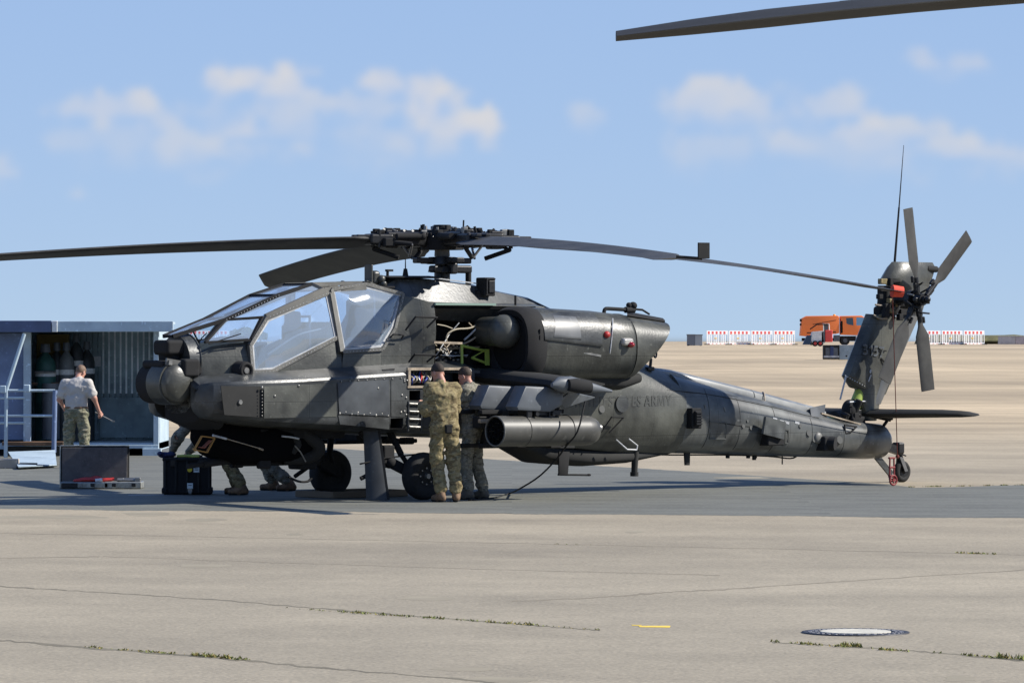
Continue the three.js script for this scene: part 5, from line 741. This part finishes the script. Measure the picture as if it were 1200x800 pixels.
// ───────── things round the helicopter ─────────
{ // plank leaning by the flank
  const d = 60.1, a = at(425, 494, d + .15), b = at(441, 494, d + .15), c = at(453.5, 585.5, d), e = at(429, 586, d); const t = thing('standing_panel', 'tall dark grey flat panel standing upright against the flank in front of the wheel', 'panel', [(c.x + e.x) / 2, 0, c.z]);
  const q = p => V(p.x - (c.x + e.x) / 2, Math.max(p.y, .008), p.z - c.z); add('board', poly([q(a), q(b), q(c), q(e)], .05, V(0, 0, -1)), M.panel = std(worn([.032, .036, .04], { seed: 83, dirt: .6 }), .6), t); add('edge_strip', [beam(q(b).add(V(.004, 0, -.02)), q(c).add(V(.004, 0, -.02)), .02, .06, V(0, 0, 1))], M.under, t); add('end_cap', [beam(q(a).add(V(0, .006, -.02)), q(b).add(V(0, .006, -.02)), .02, .07)], M.black, t);
}
{ // drip tray under the far wheel
  const p = L(392, 572, -1.015), w = heli.localToWorld(V(0, 0, -1.0)); heli.updateMatrixWorld(); const wp = heli.localToWorld(V(.05, 0, -.95)); const t = thing('drip_tray', 'flat brown tray under the far main wheel of the helicopter', 'tray', [wp.x, .0, wp.z], YAW);
  const br = std([.16, .12, .08], .8); add('tray_base', box(1.3, .03, .8, 0, .02, .35, .01), br, t); add('tray_rim', [box(1.34, .09, .03, 0, .05, -.06, .008), box(1.34, .09, .03, 0, .05, .76, .008), box(.03, .09, .8, -.66, .05, .35, .008), box(.03, .09, .8, .66, .05, .35, .008)], br, t);
}
{ // black transport case by the nose
  const d = 62.4, c = at(219, 580, d), t = thing('transport_case', 'black plastic transport case with stickers under the helicopter nose', 'case', [c.x, 0, c.z], .06);
  add('case_shell', [box(.68, .5, .5, 0, .26, -.25, .03)], M.black, t); add('case_rib', [-.31, -.16, 0, .16, .31].map(x => box(.03, .46, .54, x, .26, -.25, .01)), M.under, t); add('case_lid', [box(.7, .05, .54, 0, .5, -.25, .02)], M.black, t);
  for (const s of [-1, 1]) add('case_corner', [box(.08, .08, .56, s * .32, .06, -.25, .02)], M.black, t);
  for (const x of [-.2, .2]) add('latch', [box(.07, .09, .02, x, .45, .015, .005)], M.mech, t); add('castor', [cyl([.02, .03, .03], [.06, .03, .03], .03), box(.06, .05, .04, .04, .07, .02)], M.steel, t);
  const wh = std([.6, .68, .7], .6), ye = std([.65, .52, .03], .6); add('sticker', box(.08, .08, .004, .13, .36, .023), wh, t); add('sticker', box(.08, .08, .004, .04, .13, .023), wh, t); add('round_sticker', cyl([.035, .36, .02], [.035, .36, .027], .035, .035, 20), ye, t); add('sticker_print', [box(.055, .008, .003, .13, .375, .0265), box(.055, .008, .003, .13, .355, .0265), box(.05, .008, .003, .04, .14, .0265)], M.mech, t);
  const y = thing('yellow_strap', 'yellow green strap lying on top of the black transport case', 'strap', [c.x, .53, c.z - .2]); add('webbing', tube([[-.15, .012, .1], [-.05, .02, .12], [.05, .012, .1], [.17, .016, .11], [.1, .014, -.1], [-.1, .014, -.12]], .02), std([.42, .5, .12], .7), y); add('buckle', box(.06, .03, .05, .18, .016, .11, .005), M.mech, y);
  const gl = thing('blue_cloth', 'small dark blue cloth bundled on the corner of the black case', 'cloth', [c.x - .33, .53, c.z - .12]); add('cloth_fold', [sph(.09, 0, .03, 0, 1, .5, .8, 14), sph(.07, .09, .04, .03, 1, .6, .9, 12), sph(.05, -.05, .05, .06, 1, .7, 1, 10)], std([.02, .03, .09], .9), gl);
}
{ // open flight case of tools
  const d = 65.2, c = at(114, 572, d), t = thing('open_tool_case', 'open flat case with grey foam lid standing up and tools in its tray', 'tool case', [c.x, 0, c.z]), s = d / F;
  const fo = std(worn([.095, .088, .088], { seed: 81, dirt: .35, scale: 1.5 }), .95), al = std(worn([.3, .3, .27], { seed: 82, dirt: .6, scale: 3 }), .4, .5);
  const lx0 = (68 - 114) * s, lx1 = (149 - 114) * s, ly = 46 * s; add('lid', [box(lx1 - lx0, ly, .06, (lx0 + lx1) / 2, ly / 2 + .06, -.28, .02).rotateX(-.06)], M.black, t); add('foam', box(lx1 - lx0 - .05, ly - .05, .05, (lx0 + lx1) / 2, ly / 2 + .06, -.25, .008).rotateX(-.06), fo, t);
  add('lid_rim', [box(lx1 - lx0, .02, .09, (lx0 + lx1) / 2, ly + .06, -.28, .006), box(.02, ly, .09, lx0, ly / 2 + .06, -.28, .006)].map(g => g.rotateX(-.06)), al, t); add('foam_slot', box(.035, .2, .012, lx0 + .3, .42, -.236).rotateX(-.06), M.bay, t); add('foam_slot', box(.045, .2, .012, 0, 0, 0).rotateZ(.85).translate(lx0 + .46, .47, -.236).rotateX(-.06), M.bay, t);
  add('tray', [box(.72, .09, .5, (100 - 114) * s, .055, .02, .015)], al, t); add('tray', [box(.55, .1, .5, (145 - 114) * s, .055, .02, .015)], al, t); add('tray_face', [box(.24, .07, .012, (83 - 114) * s, .055, .275, .004)], M.mech, t); for (const x of [96, 110, 135, 158]) add('latch', box(.06, .05, .02, (x - 114) * s, .06, .28, .005), x % 4 ? M.mech : M.steel, t);
  const R = rnd(14), to = (n, g, m, lab, cat) => { const q = thing(n, lab, cat, [c.x, 0, c.z]); add('grip', g, m, q); return q; };
  to('red_rag', [sph(.1, -.14, .13, .06, 1.6, .4, 1, 12), sph(.08, -.02, .14, .02, 1.2, .6, 1, 12), sph(.07, -.26, .12, .08, 1.4, .4, 1, 12)], M.red, 'crumpled red rag lying in the left tray of the open tool case', 'rag'); to('red_tool_handle', [cyl([.02, .12, .1], [.22, .13, .06], .025, .02), cyl([.08, .13, .0], [.24, .14, -.02], .022)], M.red, 'red tool handles at the middle of the open tool case', 'tool'); to('white_tube', [cyl([-.02, .12, .16], [.08, .13, .14], .028)], M.white, 'small white tube beside the red rag in the open tool case', 'tube');
  to('steel_tool', [cyl([.3, .13, .1], [.62, .12, .08], .02), cyl([.34, .14, -.02], [.58, .14, .02], .018), box(.1, .05, .07, .34, .13, .05, .01), box(.08, .07, .1, .6, .13, .1, .01)], M.steel, 'bright steel tools lying in the right tray of the open tool case', 'tool');
}
{ // cable hanging to the ground, tie-down rope and red tail wheel lock
  const p0 = heli.localToWorld(L(685, 478, 1.9)); heli.updateMatrixWorld();
  const w = (px, py, d) => at(px, py, d); const t = thing('ground_cable', 'thin black cable hanging from the wing to the asphalt behind the boots', 'cable', [0, 0, 0]);
  add('cable_run', tube([w(686, 470, 60.2), w(677, 505, 60.0), w(664, 522, 60.4), w(652, 538, 60.7), w(632, 558, 60.9), w(610, 572, 61), onGround(597, 579).setY(.012), onGround(580, 584).setY(.012), onGround(556, 586.5).setY(.012)], .012, 6), M.black, t); add('cable_plug', cyl(onGround(556, 586.5).setY(.014), onGround(550, 587).setY(.014), .022), M.black, t);
  heli.updateMatrixWorld(); const a = heli.localToWorld(V(1.19 + 7.3 * Math.cos(15 * Math.PI / 180), 2.88, 7.3 * Math.sin(15 * Math.PI / 180) + .02)), b = heli.localToWorld(V(10.2, .4, .12));
  const r = thing('tie_down_rope', 'thin dark red rope running from the blade tip down to the tail wheel', 'rope'); add('rope', [cyl(a, b, .007, .007, 6)], M.ropeRed = std([.14, .03, .025], .9), r); add('hook', sph(.03, b.x, b.y, b.z), M.ropeRed, r);
  const q = onGround(1045.5, 569.5), k = thing('tail_wheel_lock', 'small red wheeled locking bracket standing beside the tail wheel', 'wheel lock', [q.x, 0, q.z], YAW);
  add('upright', [...bars([[-.05, .1, 0], [-.04, .42, 0]], .013), ...bars([[.05, .1, 0], [.045, .42, 0]], .013), box(.13, .03, .04, 0, .42, 0, .01), box(.12, .03, .04, 0, .28, 0, .01), box(.12, .04, .05, 0, .15, 0, .01)], M.darkRed = std([.2, .022, .022], .55), k); add('roller', [new THREE.TorusGeometry(.07, .016, 8, 24).translate(0, .09, .03), cyl([0, .09, 0], [0, .09, .05], .025), ...bars([[-.07, .09, .03], [.07, .09, .03]], .01), ...bars([[0, .02, .03], [0, .16, .03]], .01)], M.darkRed, k);
}
{ // blade of another helicopter reaching into the top right corner
  const t = thing('rotor_blade', 'dark rotor blade of another helicopter reaching in at the top right corner', 'rotor blade'); const a = at(722, 42.5, 24.2), b = at(1290, -13, 25.6), dir = b.clone().sub(a), len = dir.length(); dir.normalize();
  const rg = []; for (let i = 0; i <= 16; i++) { const s = i / 16 * len * 2.4, tip = clamp(1 - s / .75), ch = .5 * mix(1, .62, tip), p = a.clone().addScaledVector(dir, s), bow = .02 * Math.sin(Math.min(1, s / len) * 3.14), h = mix(.055, .03, tip), pit = -.06; rg.push([[-.3, 0], [-.27, .6], [-.15, 1], [.1, .85], [.4, .35], [.7, .06], [.7, -.06], [.4, -.35], [.1, -.8], [-.15, -.9], [-.27, -.55]].map(([u, v]) => [p.x, p.y + bow + v * h + u * ch * Math.sin(pit), p.z + u * ch * Math.cos(pit)])); }
  add('blade_skin', loft(rg), M.darkBlade = std(worn([.012, .012, .0115], { seed: 85, dirt: .6, scale: .8 }), .75), t, { crease: .9 }); 
  add('abrasion_strip', loft(rg.slice(3).map(r => [r[10], r[0], r[1], r[2]].map(([x, y, z]) => [x, y + (y > r[0][1] ? .002 : y < r[0][1] ? -.002 : 0), z - .003]))), M.under, t);
}

// ───────── container workshop on the left ─────────
{
  const d = 84, s = d / F, X = px => (px - 600) * s, Yp = py => EYE - (py - 400) * s, pz = -d, t = thing('workshop_container', 'blue grey shipping container workshop with its long side open', 'container', [X(100), 0, pz]), ox = X(100);
  const bl = std(worn([.14, .19, .31], { seed: 101, dirt: .35 }), .5), lt = std(worn([.4, .49, .55], { seed: 102, dirt: .25 }), .5), navy = std(worn([.085, .115, .21], { seed: 103, dirt: .3 }), .5), dk = std(worn([.28, .36, .38], { seed: 104, dirt: .5 }), .7), ribLight = std(worn([.75, .8, .8], { seed: 105, dirt: .5 }), .6), wd = std(worn([.14, .08, .045], { seed: 106, dirt: .7 }), .8);
  const x0 = X(-90) - ox, x1 = X(186) - ox, xo = X(28) - ox, top = Yp(378), W = x1 - x0, dep = 2.4, B = (w, h, dd, x, y, z, r = 0) => box(w, h, dd, x, y, z, r), P = (n, g, m) => add(n, g, m, t);
  P('floor', B(W, .12, dep, (x0 + x1) / 2, .18, -dep / 2), lt); P('roof', B(W, .06, dep, (x0 + x1) / 2, top - .04, -dep / 2), lt); P('sill_beam', [B(x1 - xo, .13, .14, (x1 + xo) / 2, Yp(525), .04, .01)], lt); P('sill_beam', [B(x1 - xo + .1, .2, .16, (x1 + xo) / 2, Yp(532) + .01, .07, .01)], lt); P('base_skid', [B(W, .12, .3, (x0 + x1) / 2 - .1, .06, -.3)], M.under); P('corner_foot', [B(.4, .14, .3, x1 - .5, .07, .0)], M.under);
  P('post', B(.14, top - .2, .14, xo + .06, top / 2 + .1, .02, .01), lt); P('post', B(.1, top - .2, .14, x1 - .05, top / 2 + .1, .02, .01), lt); P('header', B(x1 - xo, .1, .12, (x1 + xo) / 2, top - .12, 0), dk);
  const corr = (a, b, y0, y1, z, m, n, deep, parent = t, nm = 'corrugated_panel') => { const w = (b - a) / n; for (let i = 0; i < n; i++) add(nm, [prism([[0, 0], [w * .3, 0], [w * .42, deep], [w * .72, deep], [w * .84, 0], [w, 0], [w, -.02], [0, -.02]], 0, y1 - y0).rotateX(-Math.PI / 2).translate(a + i * w, y0, z)], m, parent); };
  corr(x0, xo, .3, top - .2, .0, bl, 10, .08); P('end_wall', B(.05, top - .2, dep, x1 - .025, top / 2, -dep / 2), lt); P('end_wall', B(.05, top - .2, dep, x0 + .025, top / 2, -dep / 2), bl);
  P('back_wall', B(W, top - .2, .04, (x0 + x1) / 2, top / 2 + .08, -dep), dk); for (let i = 0; i < 22; i++) { const x = X(34 + i * 8.9 * .78) - ox + .35; if (x > x1 - .1) break; const g = prism([[-.075, .01], [-.045, -.05], [.045, -.05], [.075, .01]], 0, top - .35).rotateX(-Math.PI / 2).translate(x, .25, -dep + .02); P('wall_rib', g, x > X(104) - ox ? dk : dk); if (x > X(100) - ox) P('rib_highlight', B(.035, top - 1.2, .012, x + .05, top / 2 + .55, -dep + .075), ribLight); }  // pale edge strips paint the light that the wall ribs catch
  P('wall_lining', B(X(184) - X(104), .78, .04, (X(184) + X(104)) / 2 - ox, .68, -dep + .12), dk);
  P('roof_flap', [B(X(205) - X(66), .2, .06, (X(205) + X(66)) / 2 - ox, Yp(382.5), .5, .01), B(X(205) - X(66), .04, .5, (X(205) + X(66)) / 2 - ox, top - .01, .25)], lt); P('roof_flap', [B(X(63) - X(-90), .22, .06, (X(63) + X(-90)) / 2 - ox, Yp(382.5), .5, .01), B(X(63) - X(-90), .04, .5, (X(63) + X(-90)) / 2 - ox, top, .25)], navy); P('flap_bracket', B(.1, .21, .1, X(67) - ox, Yp(382.5), .5, .01), M.white);
  P('shelf_board', B(1.5, .05, .5, X(52) - ox, Yp(450), -1.1), wd); P('yellow_cupboard', B(.62, .8, .3, X(49) - ox, Yp(416), -2.0, .02), std([.2, .13, .03], .7));
  P('stove_pipe', [cyl([xo + .45, .3, -.5], [xo + .45, 1.36, -.5], .17, .17, 20)], M.pylon);
  // gas cylinders standing inside
  const cy = (px, h, r, z, m, lab) => { const q = thing('gas_cylinder', lab, 'gas cylinder', [X(px), .24, pz + z], 0, 'gas cylinders inside the container'); add('bottle', new THREE.LatheGeometry([[0, 0], [r, .01], [r, h - .28], [r * .85, h - .18], [r * .5, h - .1], [r * .3, h - .06], [r * .3, h - .02]].map(p => new THREE.Vector2(...p)), 24), m, q, { crease: 1 }); add('valve_cap', [cyl([0, h - .04, 0], [0, h + .12, 0], r * .52, r * .42, 14)], M.pylon, q); add('collar_label', [cyl([0, h - .5, 0], [0, h - .4, 0], r + .003, r + .003, 20, true)], M.white, q); };
  const gr = std(worn([.03, .1, .085], { seed: 111, dirt: .5 }), .5), gy = std(worn([.14, .15, .15], { seed: 112, dirt: .5 }), .5), bk = std(worn([.03, .034, .036], { seed: 113, dirt: .5 }), .5);
  cy(46, 1.75, .2, -1.0, gr, 'green gas cylinder at the left end of the row inside the container'); cy(58, 1.78, .14, -1.3, bk, 'dark gas cylinder second from the left inside the container'); cy(70, 1.78, .15, -1.2, gy, 'grey gas cylinder just left of the man in the T-shirt'); cy(80, 1.95, .14, -1.5, bk, 'black gas cylinder rising behind the man in the T-shirt'); cy(92, 1.8, .15, -1.6, bk, 'dark gas cylinder partly hidden by the head of the T-shirt wearer');
  for (const [px, py] of [[38, 424], [49, 424], [89, 425], [100, 424]]) P('wall_notice', B(.14, .2, .01, X(px) - ox, Yp(py), -dep + .09), M.white);
  P('chain_bar', bars([[X(36) - ox, Yp(436), -.75], [X(60) - ox, Yp(436), -.75]], .02), M.steel);
  // steps, ramp and handrail
  const rl = thing('handrail', 'pale blue steel handrail with posts in front of the container', 'handrail', [X(30), 0, pz + 1.6]), d2 = d - 1.6, s2 = d2 / F, Q = (px, py, dz = 0) => [(px - 600) * s2 - X(30), EYE - (py - 400) * s2, dz];
  add('post', bars([Q(6, 541), Q(7, 456), Q(28, 391)], .036), lt, rl); add('post', bars([Q(62.5, 530), Q(64, 457)], .045), bl, rl); for (const [a, b] of [[[-90, 457.5], [64, 457.5]], [[-90, 467], [28, 466]], [[-90, 487], [62, 487]], [[-90, 496], [28, 495.5]]]) add('rail', bars([Q(...a), Q(...b)], .024), lt, rl); add('rail_knob', box(.12, .14, .1, ...Q(31, 455), .02), lt, rl); add('rail_bracket', box(.12, .14, .1, ...Q(3, 456), .02), lt, rl);
  const rp = thing('ramp', 'pale grey steel ramp plate sloping from the container to the asphalt', 'ramp', [X(42), 0, pz]); const r = (px, py, y) => { const dd = (EYE - y) * F / (py - 400); return V((px - 600) / F * dd - X(42), y, -dd - pz); }; const U = [r(9, 531, .13), r(64, 529, .13), r(66, 546, .03), r(21, 548.5, .03)]; add('ramp_plate', poly(U, .03, V(0, 1, 0)), lt, rp); add('ramp_slot', box(.14, .01, .05, ...r(47, 545, .068).toArray()), M.black, rp); add('wooden_step', [box(1.15, .07, .5, .0, .24, .4, .01)], wd, rp); add('ramp_support', box(1.0, .16, .4, 0, .1, .35), M.under, rp);
  const kb = onGround(2, 549), k = thing('concrete_block', 'pale concrete block at the foot of the handrail post', 'block', [kb.x, 0, kb.z]); add('block_body', box(.5, .16, .4, 0, .08, -.2, .015), std(worn([.4, .35, .29], { seed: 120, dirt: .4 }), .9), k); add('block_shoe', box(.3, .08, .2, .42, .05, -.2, .01), M.black, k);
}

// ───────── far side of the apron ─────────
{
  const far = (px, d) => [(px - 600) / F * d, rise(d), -d];
  // striped barrier panels
  const redm = std([.75, .1, .09], .6), wht = std([.9, .9, .89], .6), pale = std([.6, .62, .64], .7), amber = std([.8, .5, .05], .5);
  let proto; const W = 2.78, Hh = 1.58;
  const barrier = (px, d, label, turn = .45) => {
    let b; if (!proto) {
      b = proto = thing('barrier_panel', label, 'barrier', far(px, d), turn, 'striped barrier panels along the far edge');
      add('board', [box(W - .04, .44, .05, W / 2, Hh - .22, 0, .01), box(W - .04, .18, .05, W / 2, .12, 0, .01), box(.07, Hh, .06, .06, Hh / 2, 0), box(.07, Hh, .06, W - .06, Hh / 2, 0)], wht, b);
      for (let i = 0; i < 5; i++) { add('red_block', box(.24, .3, .012, .3 + i * .5, Hh - .23, .03), redm, b); add('red_block', box(.18, .05, .012, .3 + i * .5, .12, .03), redm, b); }
      for (let i = 0; i < 11; i++) add('slat', box(.11, Hh - .6, .03, .2 + i * .222, .2 + (Hh - .6) / 2, 0), i % 4 === 3 ? pale : wht, b);
      add('caution_light', box(.3, .12, .02, W * .42, .72, .03, .01), amber, b); add('foot', [box(.55, .1, .35, .05, .05, .05, .02), box(.55, .1, .35, W - .05, .05, .05, .02)], M.rubber, b);
    } else { b = proto.clone(); b.name = numbered('barrier_panel'); b.userData = { ...proto.userData, label }; scene.add(b); b.position.set(...far(px, d)); b.rotation.y = turn; }
    return b;
  };
  ['leftmost striped barrier panel of the run beside the grey crate', 'second striped barrier panel from the grey crate', 'third striped barrier panel from the grey crate', 'striped barrier panel nearest the orange truck in the left run'].forEach((l, i) => barrier(828 + i * 26.2, 498 - (i % 2) * .4, l));
  ['striped barrier panel partly hidden by the tail fin', 'middle striped barrier panel right of the tail rotor', 'rightmost striped barrier panel beside the grassy bank'].forEach((l, i) => barrier(1078 + i * 25.8, 500 - (i % 2) * .4, l));
  ['striped barrier panel seen just above the sensor turret', 'striped barrier panel seen through the middle of the windscreen', 'striped barrier panel seen at the right through the windscreen'].forEach((l, i) => barrier(190 + i * 26, 505, l));
  // grey crates at the left of the barriers
  const cr = thing('grey_crate', 'dark and light grey crate stack left of the striped barriers', 'crate', far(805, 480)); const c1 = std([.16, .18, .21], .7), c2 = std([.33, .36, .38], .7); add('dark_box', box(.85, 1.15, .9, .45, .6, 0, .03), c1, cr); add('light_box', box(.8, 1.1, .9, 1.28, .58, .05, .03), c2, cr); add('lid', [box(.95, .1, 1, .45, 1.2, 0, .03), box(.85, .1, 1, 1.3, 1.18, .05, .03)], c1, cr); add('skid', [box(.2, .1, .9, .15, .05, 0), box(.2, .1, .9, 1.5, .05, 0)], M.under, cr);
  // orange truck
  {
    const d = 492, s = d / F, o = far(937, d), t = thing('orange_truck', 'orange road maintenance truck with sloped tank body parked on the horizon', 'truck', o), x = px => (px - 937) * s, y = py => (403 - py) * s;
    const or = M.orange, gl = new THREE.MeshPhysicalMaterial({ color: 0x24384a, roughness: .06, metalness: .2, clearcoat: 1 });
    add('tank_body', prism([[x(937.5), y(392)], [x(939.5), y(372)], [x(945), y(369)], [x(981), y(368.5)], [x(983), y(370)], [x(983), y(389)], [x(979), y(390)], [x(953), y(390.5)], [x(947), y(393)]], -1.15, 1.15, .06), or, t, { crease: .5 }); add('body_rail', [beam(V(x(952), y(379), 1.17), V(x(979), y(374), 1.17), .06, .05), beam(V(x(945), y(389), 1.17), V(x(979), y(388), 1.17), .1, .05)], M.under, t); add('rear_lamp', [box(.2, .3, .3, x(938), y(374), .9, .03), box(.2, .25, .3, x(938), y(379), .9, .03)], M.black, t);
    add('cab', prism([[x(985), y(391)], [x(985), y(369)], [x(1009), y(368.5)], [x(1013), y(371)], [x(1014.5), y(380)], [x(1015), y(392)]], -1.2, 1.2, .06), or, t, { crease: .5 }); add('cab_window', prism([[x(991.5), y(378)], [x(991), y(371.5)], [x(999), y(371)], [x(999.5), y(380)], [x(994), y(379)]], 1.2, 1.225), gl, t); add('windscreen', prism([[x(1003), y(380)], [x(1003), y(370.5)], [x(1012.5), y(371)], [x(1014), y(380)]], 1.19, 1.23), new THREE.MeshPhysicalMaterial({ color: 0x6fa0c0, roughness: .08, clearcoat: 1 }), t); add('cab_step', box(x(1003) - x(985), .5, 2.2, (x(985) + x(1003)) / 2, y(395), 0, .03), M.black, t);
    add('exhaust_stack', box(.25, 1.4, .3, x(986), y(382), 1.05, .03), M.under, t); add('beacon', [cyl([x(977.5), y(368.6), .6], [x(977.5), y(367), .6], .15, .12), ], new THREE.MeshStandardMaterial({ color: 0xffb020, roughness: .3 }), t); add('chassis', box(x(1012) - x(940), .35, 1.0, (x(940) + x(1012)) / 2, y(396.5), 0, .03), M.black, t); add('side_tank', box(.7, .7, .5, x(980), y(395), .95, .06), M.pylon, t); add('bumper', box(.5, .7, 2.4, x(1013.5), y(396), 0, .05), M.black, t); add('headlight', box(.3, .45, .3, x(1004), y(394), 1.15, .04), M.white, t);
    for (const [px] of [[990], [961], [952]]) for (const z of [.95, -.95]) { const w = add('wheel', cyl([x(px), .5, z - .17], [x(px), .5, z + .17], .5, .5, 28), M.rubber, t); add('rim', cyl([x(px), .5, z + .16], [x(px), .5, z + .2], .26, .22, 20), M.pylon, w); }
  }
  { // small loader in front of it
    const d = 470, s = d / F, o = far(957, d), t = thing('skid_loader', 'small white and red loader standing in front of the orange truck', 'loader', o), x = px => (px - 957) * s, y = py => (404 - py) * s, dz = 0;
    add('body', prism([[x(949), y(394)], [x(952), y(387)], [x(964), y(386)], [x(966), y(401)], [x(952), y(401)]], -.6, .6, .04), M.white, t); add('engine_hood', box(x(975.5) - x(967), y(385) - y(399), 1.2, (x(975.5) + x(967)) / 2, y(392), 0, .08), std([.75, .075, .06], .5), t); add('cab_frame', [box(.7, .1, 1.0, x(968), y(377.8), 0, .02), ...bars([[x(965), y(378), .45], [x(965), y(388), .5]], .05), ...bars([[x(971.5), y(378), .45], [x(972), y(386), .5]], .05)], M.white, t); add('cab_glass', box(.5, .75, .9, x(968), y(382), 0, .03), M.pylon, t); add('lift_arm', [beam(V(x(970), y(378), .65), V(x(957), y(378.5), .65), .12, .1), beam(V(x(957), y(378.5), .65), V(x(949), y(384), .65), .12, .1)], M.black, t); add('bucket', prism([[x(941), y(402)], [x(946), y(391)], [x(951), y(391)], [x(950), y(402)]], -.7, .7, .03), std([.02, .05, .1], .6), t); add('counterweight', box(.4, 1.2, 1.2, x(964.5), y(393), 0, .05), M.pylon, t);
    for (const px of [955, 961]) { const w = add('wheel', cyl([x(px), .3, .5], [x(px), .3, .75], .3, .3, 22), M.rubber, t); add('rim', cyl([x(px), .3, .74], [x(px), .3, .77], .16, .14, 16), M.red, w); }
  }
  { // cargo boxes on the apron
    const d = 318, s = d / F, o = far(965, d), t = thing('cargo_box', 'dark framed cargo box with two pale window panels on the far apron', 'cargo box', o), X = px => (px - 965) * s; add('frame', box(X(983), 1.02, 1.2, X(983) / 2, .55, 0, .03), M.under, t); for (const px of [969.5, 979]) add('panel', box(.3, .62, .03, X(px), .56, .6, .01), M.pylon, t); add('door', box(.24, .8, .03, X(974.5), .55, .605, .01), std([.03, .05, .13], .6), t); add('base_board', box(X(983), .14, .05, X(983) / 2, .24, .62), M.seal, t);
    const u = thing('pale_container_box', 'plain pale blue grey cargo box beside the dark framed one', 'cargo box', far(983.4, d)); add('shell', box(2.0, 1.05, 1.2, 1.0, .55, 0, .03), std(worn([.3, .37, .4], { seed: 131, dirt: .3 }), .6), u); add('lid_edge', box(2.02, .05, 1.24, 1.0, 1.06, 0, .01), M.seal, u); add('latch', box(.12, .12, .03, .5, .28, .61, .01), M.under, u);
  }
  { // grassy bank and low wall at the right, wood and hedge far left
    const b = new THREE.Mesh(new THREE.CylinderGeometry(1, 1, 1, 5), std(worn([.13, .12, .05], { seed: 140, dirt: .6 }), .95)); b.name = 'grass_bank'; b.userData.kind = 'structure'; b.geometry = boxUV(flat(loft(Array.from({ length: 30 }, (_, i) => { const x = (1080 + i * 12 - 600) / F * 530, h = 1.0 + .3 * vn2(i * .9, 3, 0, 8); return [[x, rise(530) - .2, -524], [x, rise(530) + h * .8, -526], [x, rise(530) + h, -529], [x, rise(530) + h * .6, -536], [x, rise(530) - .2, -540]]; })))); b.castShadow = b.receiveShadow = true; scene.add(b);
    const w = thing('low_wall', 'low pale grey wall at the far right edge of the apron', 'wall', far(1170, 515)); for (let i = 0; i < 7; i++) add('wall_panel', box(1.96, .9, .25, 1 + i * 2, .45, 0, .02), std(worn([.36 + .03 * (i % 3), .36, .38], { seed: 150 + i, dirt: .35, n: 128 }), .9), w); add('coping', box(14, .06, .32, 7, .93, 0, .01), M.seal, w);
    const R = rnd(61); [[276, 900, 2.6], [287, 905, 3.2], [297, 898, 2.7], [305, 908, 2.2]].forEach(([px, d, h], n) => { const o = far(px, d), t = thing('far_tree', ['round dark green tree far off, leftmost in the windscreen view', 'tallest dark green tree far off in the windscreen view', 'dark green tree far off, third in the windscreen view', 'small dark green tree far off beside the canopy frame'][n], 'tree', o); add('trunk', cyl([0, -.5, 0], [0, h * .6, 0], .22, .12, 8), std([.08, .06, .045], .9), t); const g = [], lf = std([.05, .085, .03], .9); for (let i = 0; i < 240; i++) { const a = R() * 6.283, q = Math.sqrt(R()) * 1.35, y = h * (.35 + .7 * R() * (1 - q * .25)); g.push(new THREE.TetrahedronGeometry(.28 + .2 * R()).rotateX(R() * 3).rotateY(R() * 3).translate(q * Math.cos(a), y, q * Math.sin(a))); } add('crown', g, lf, t); });
  }
}
renderer.render(scene, camera);
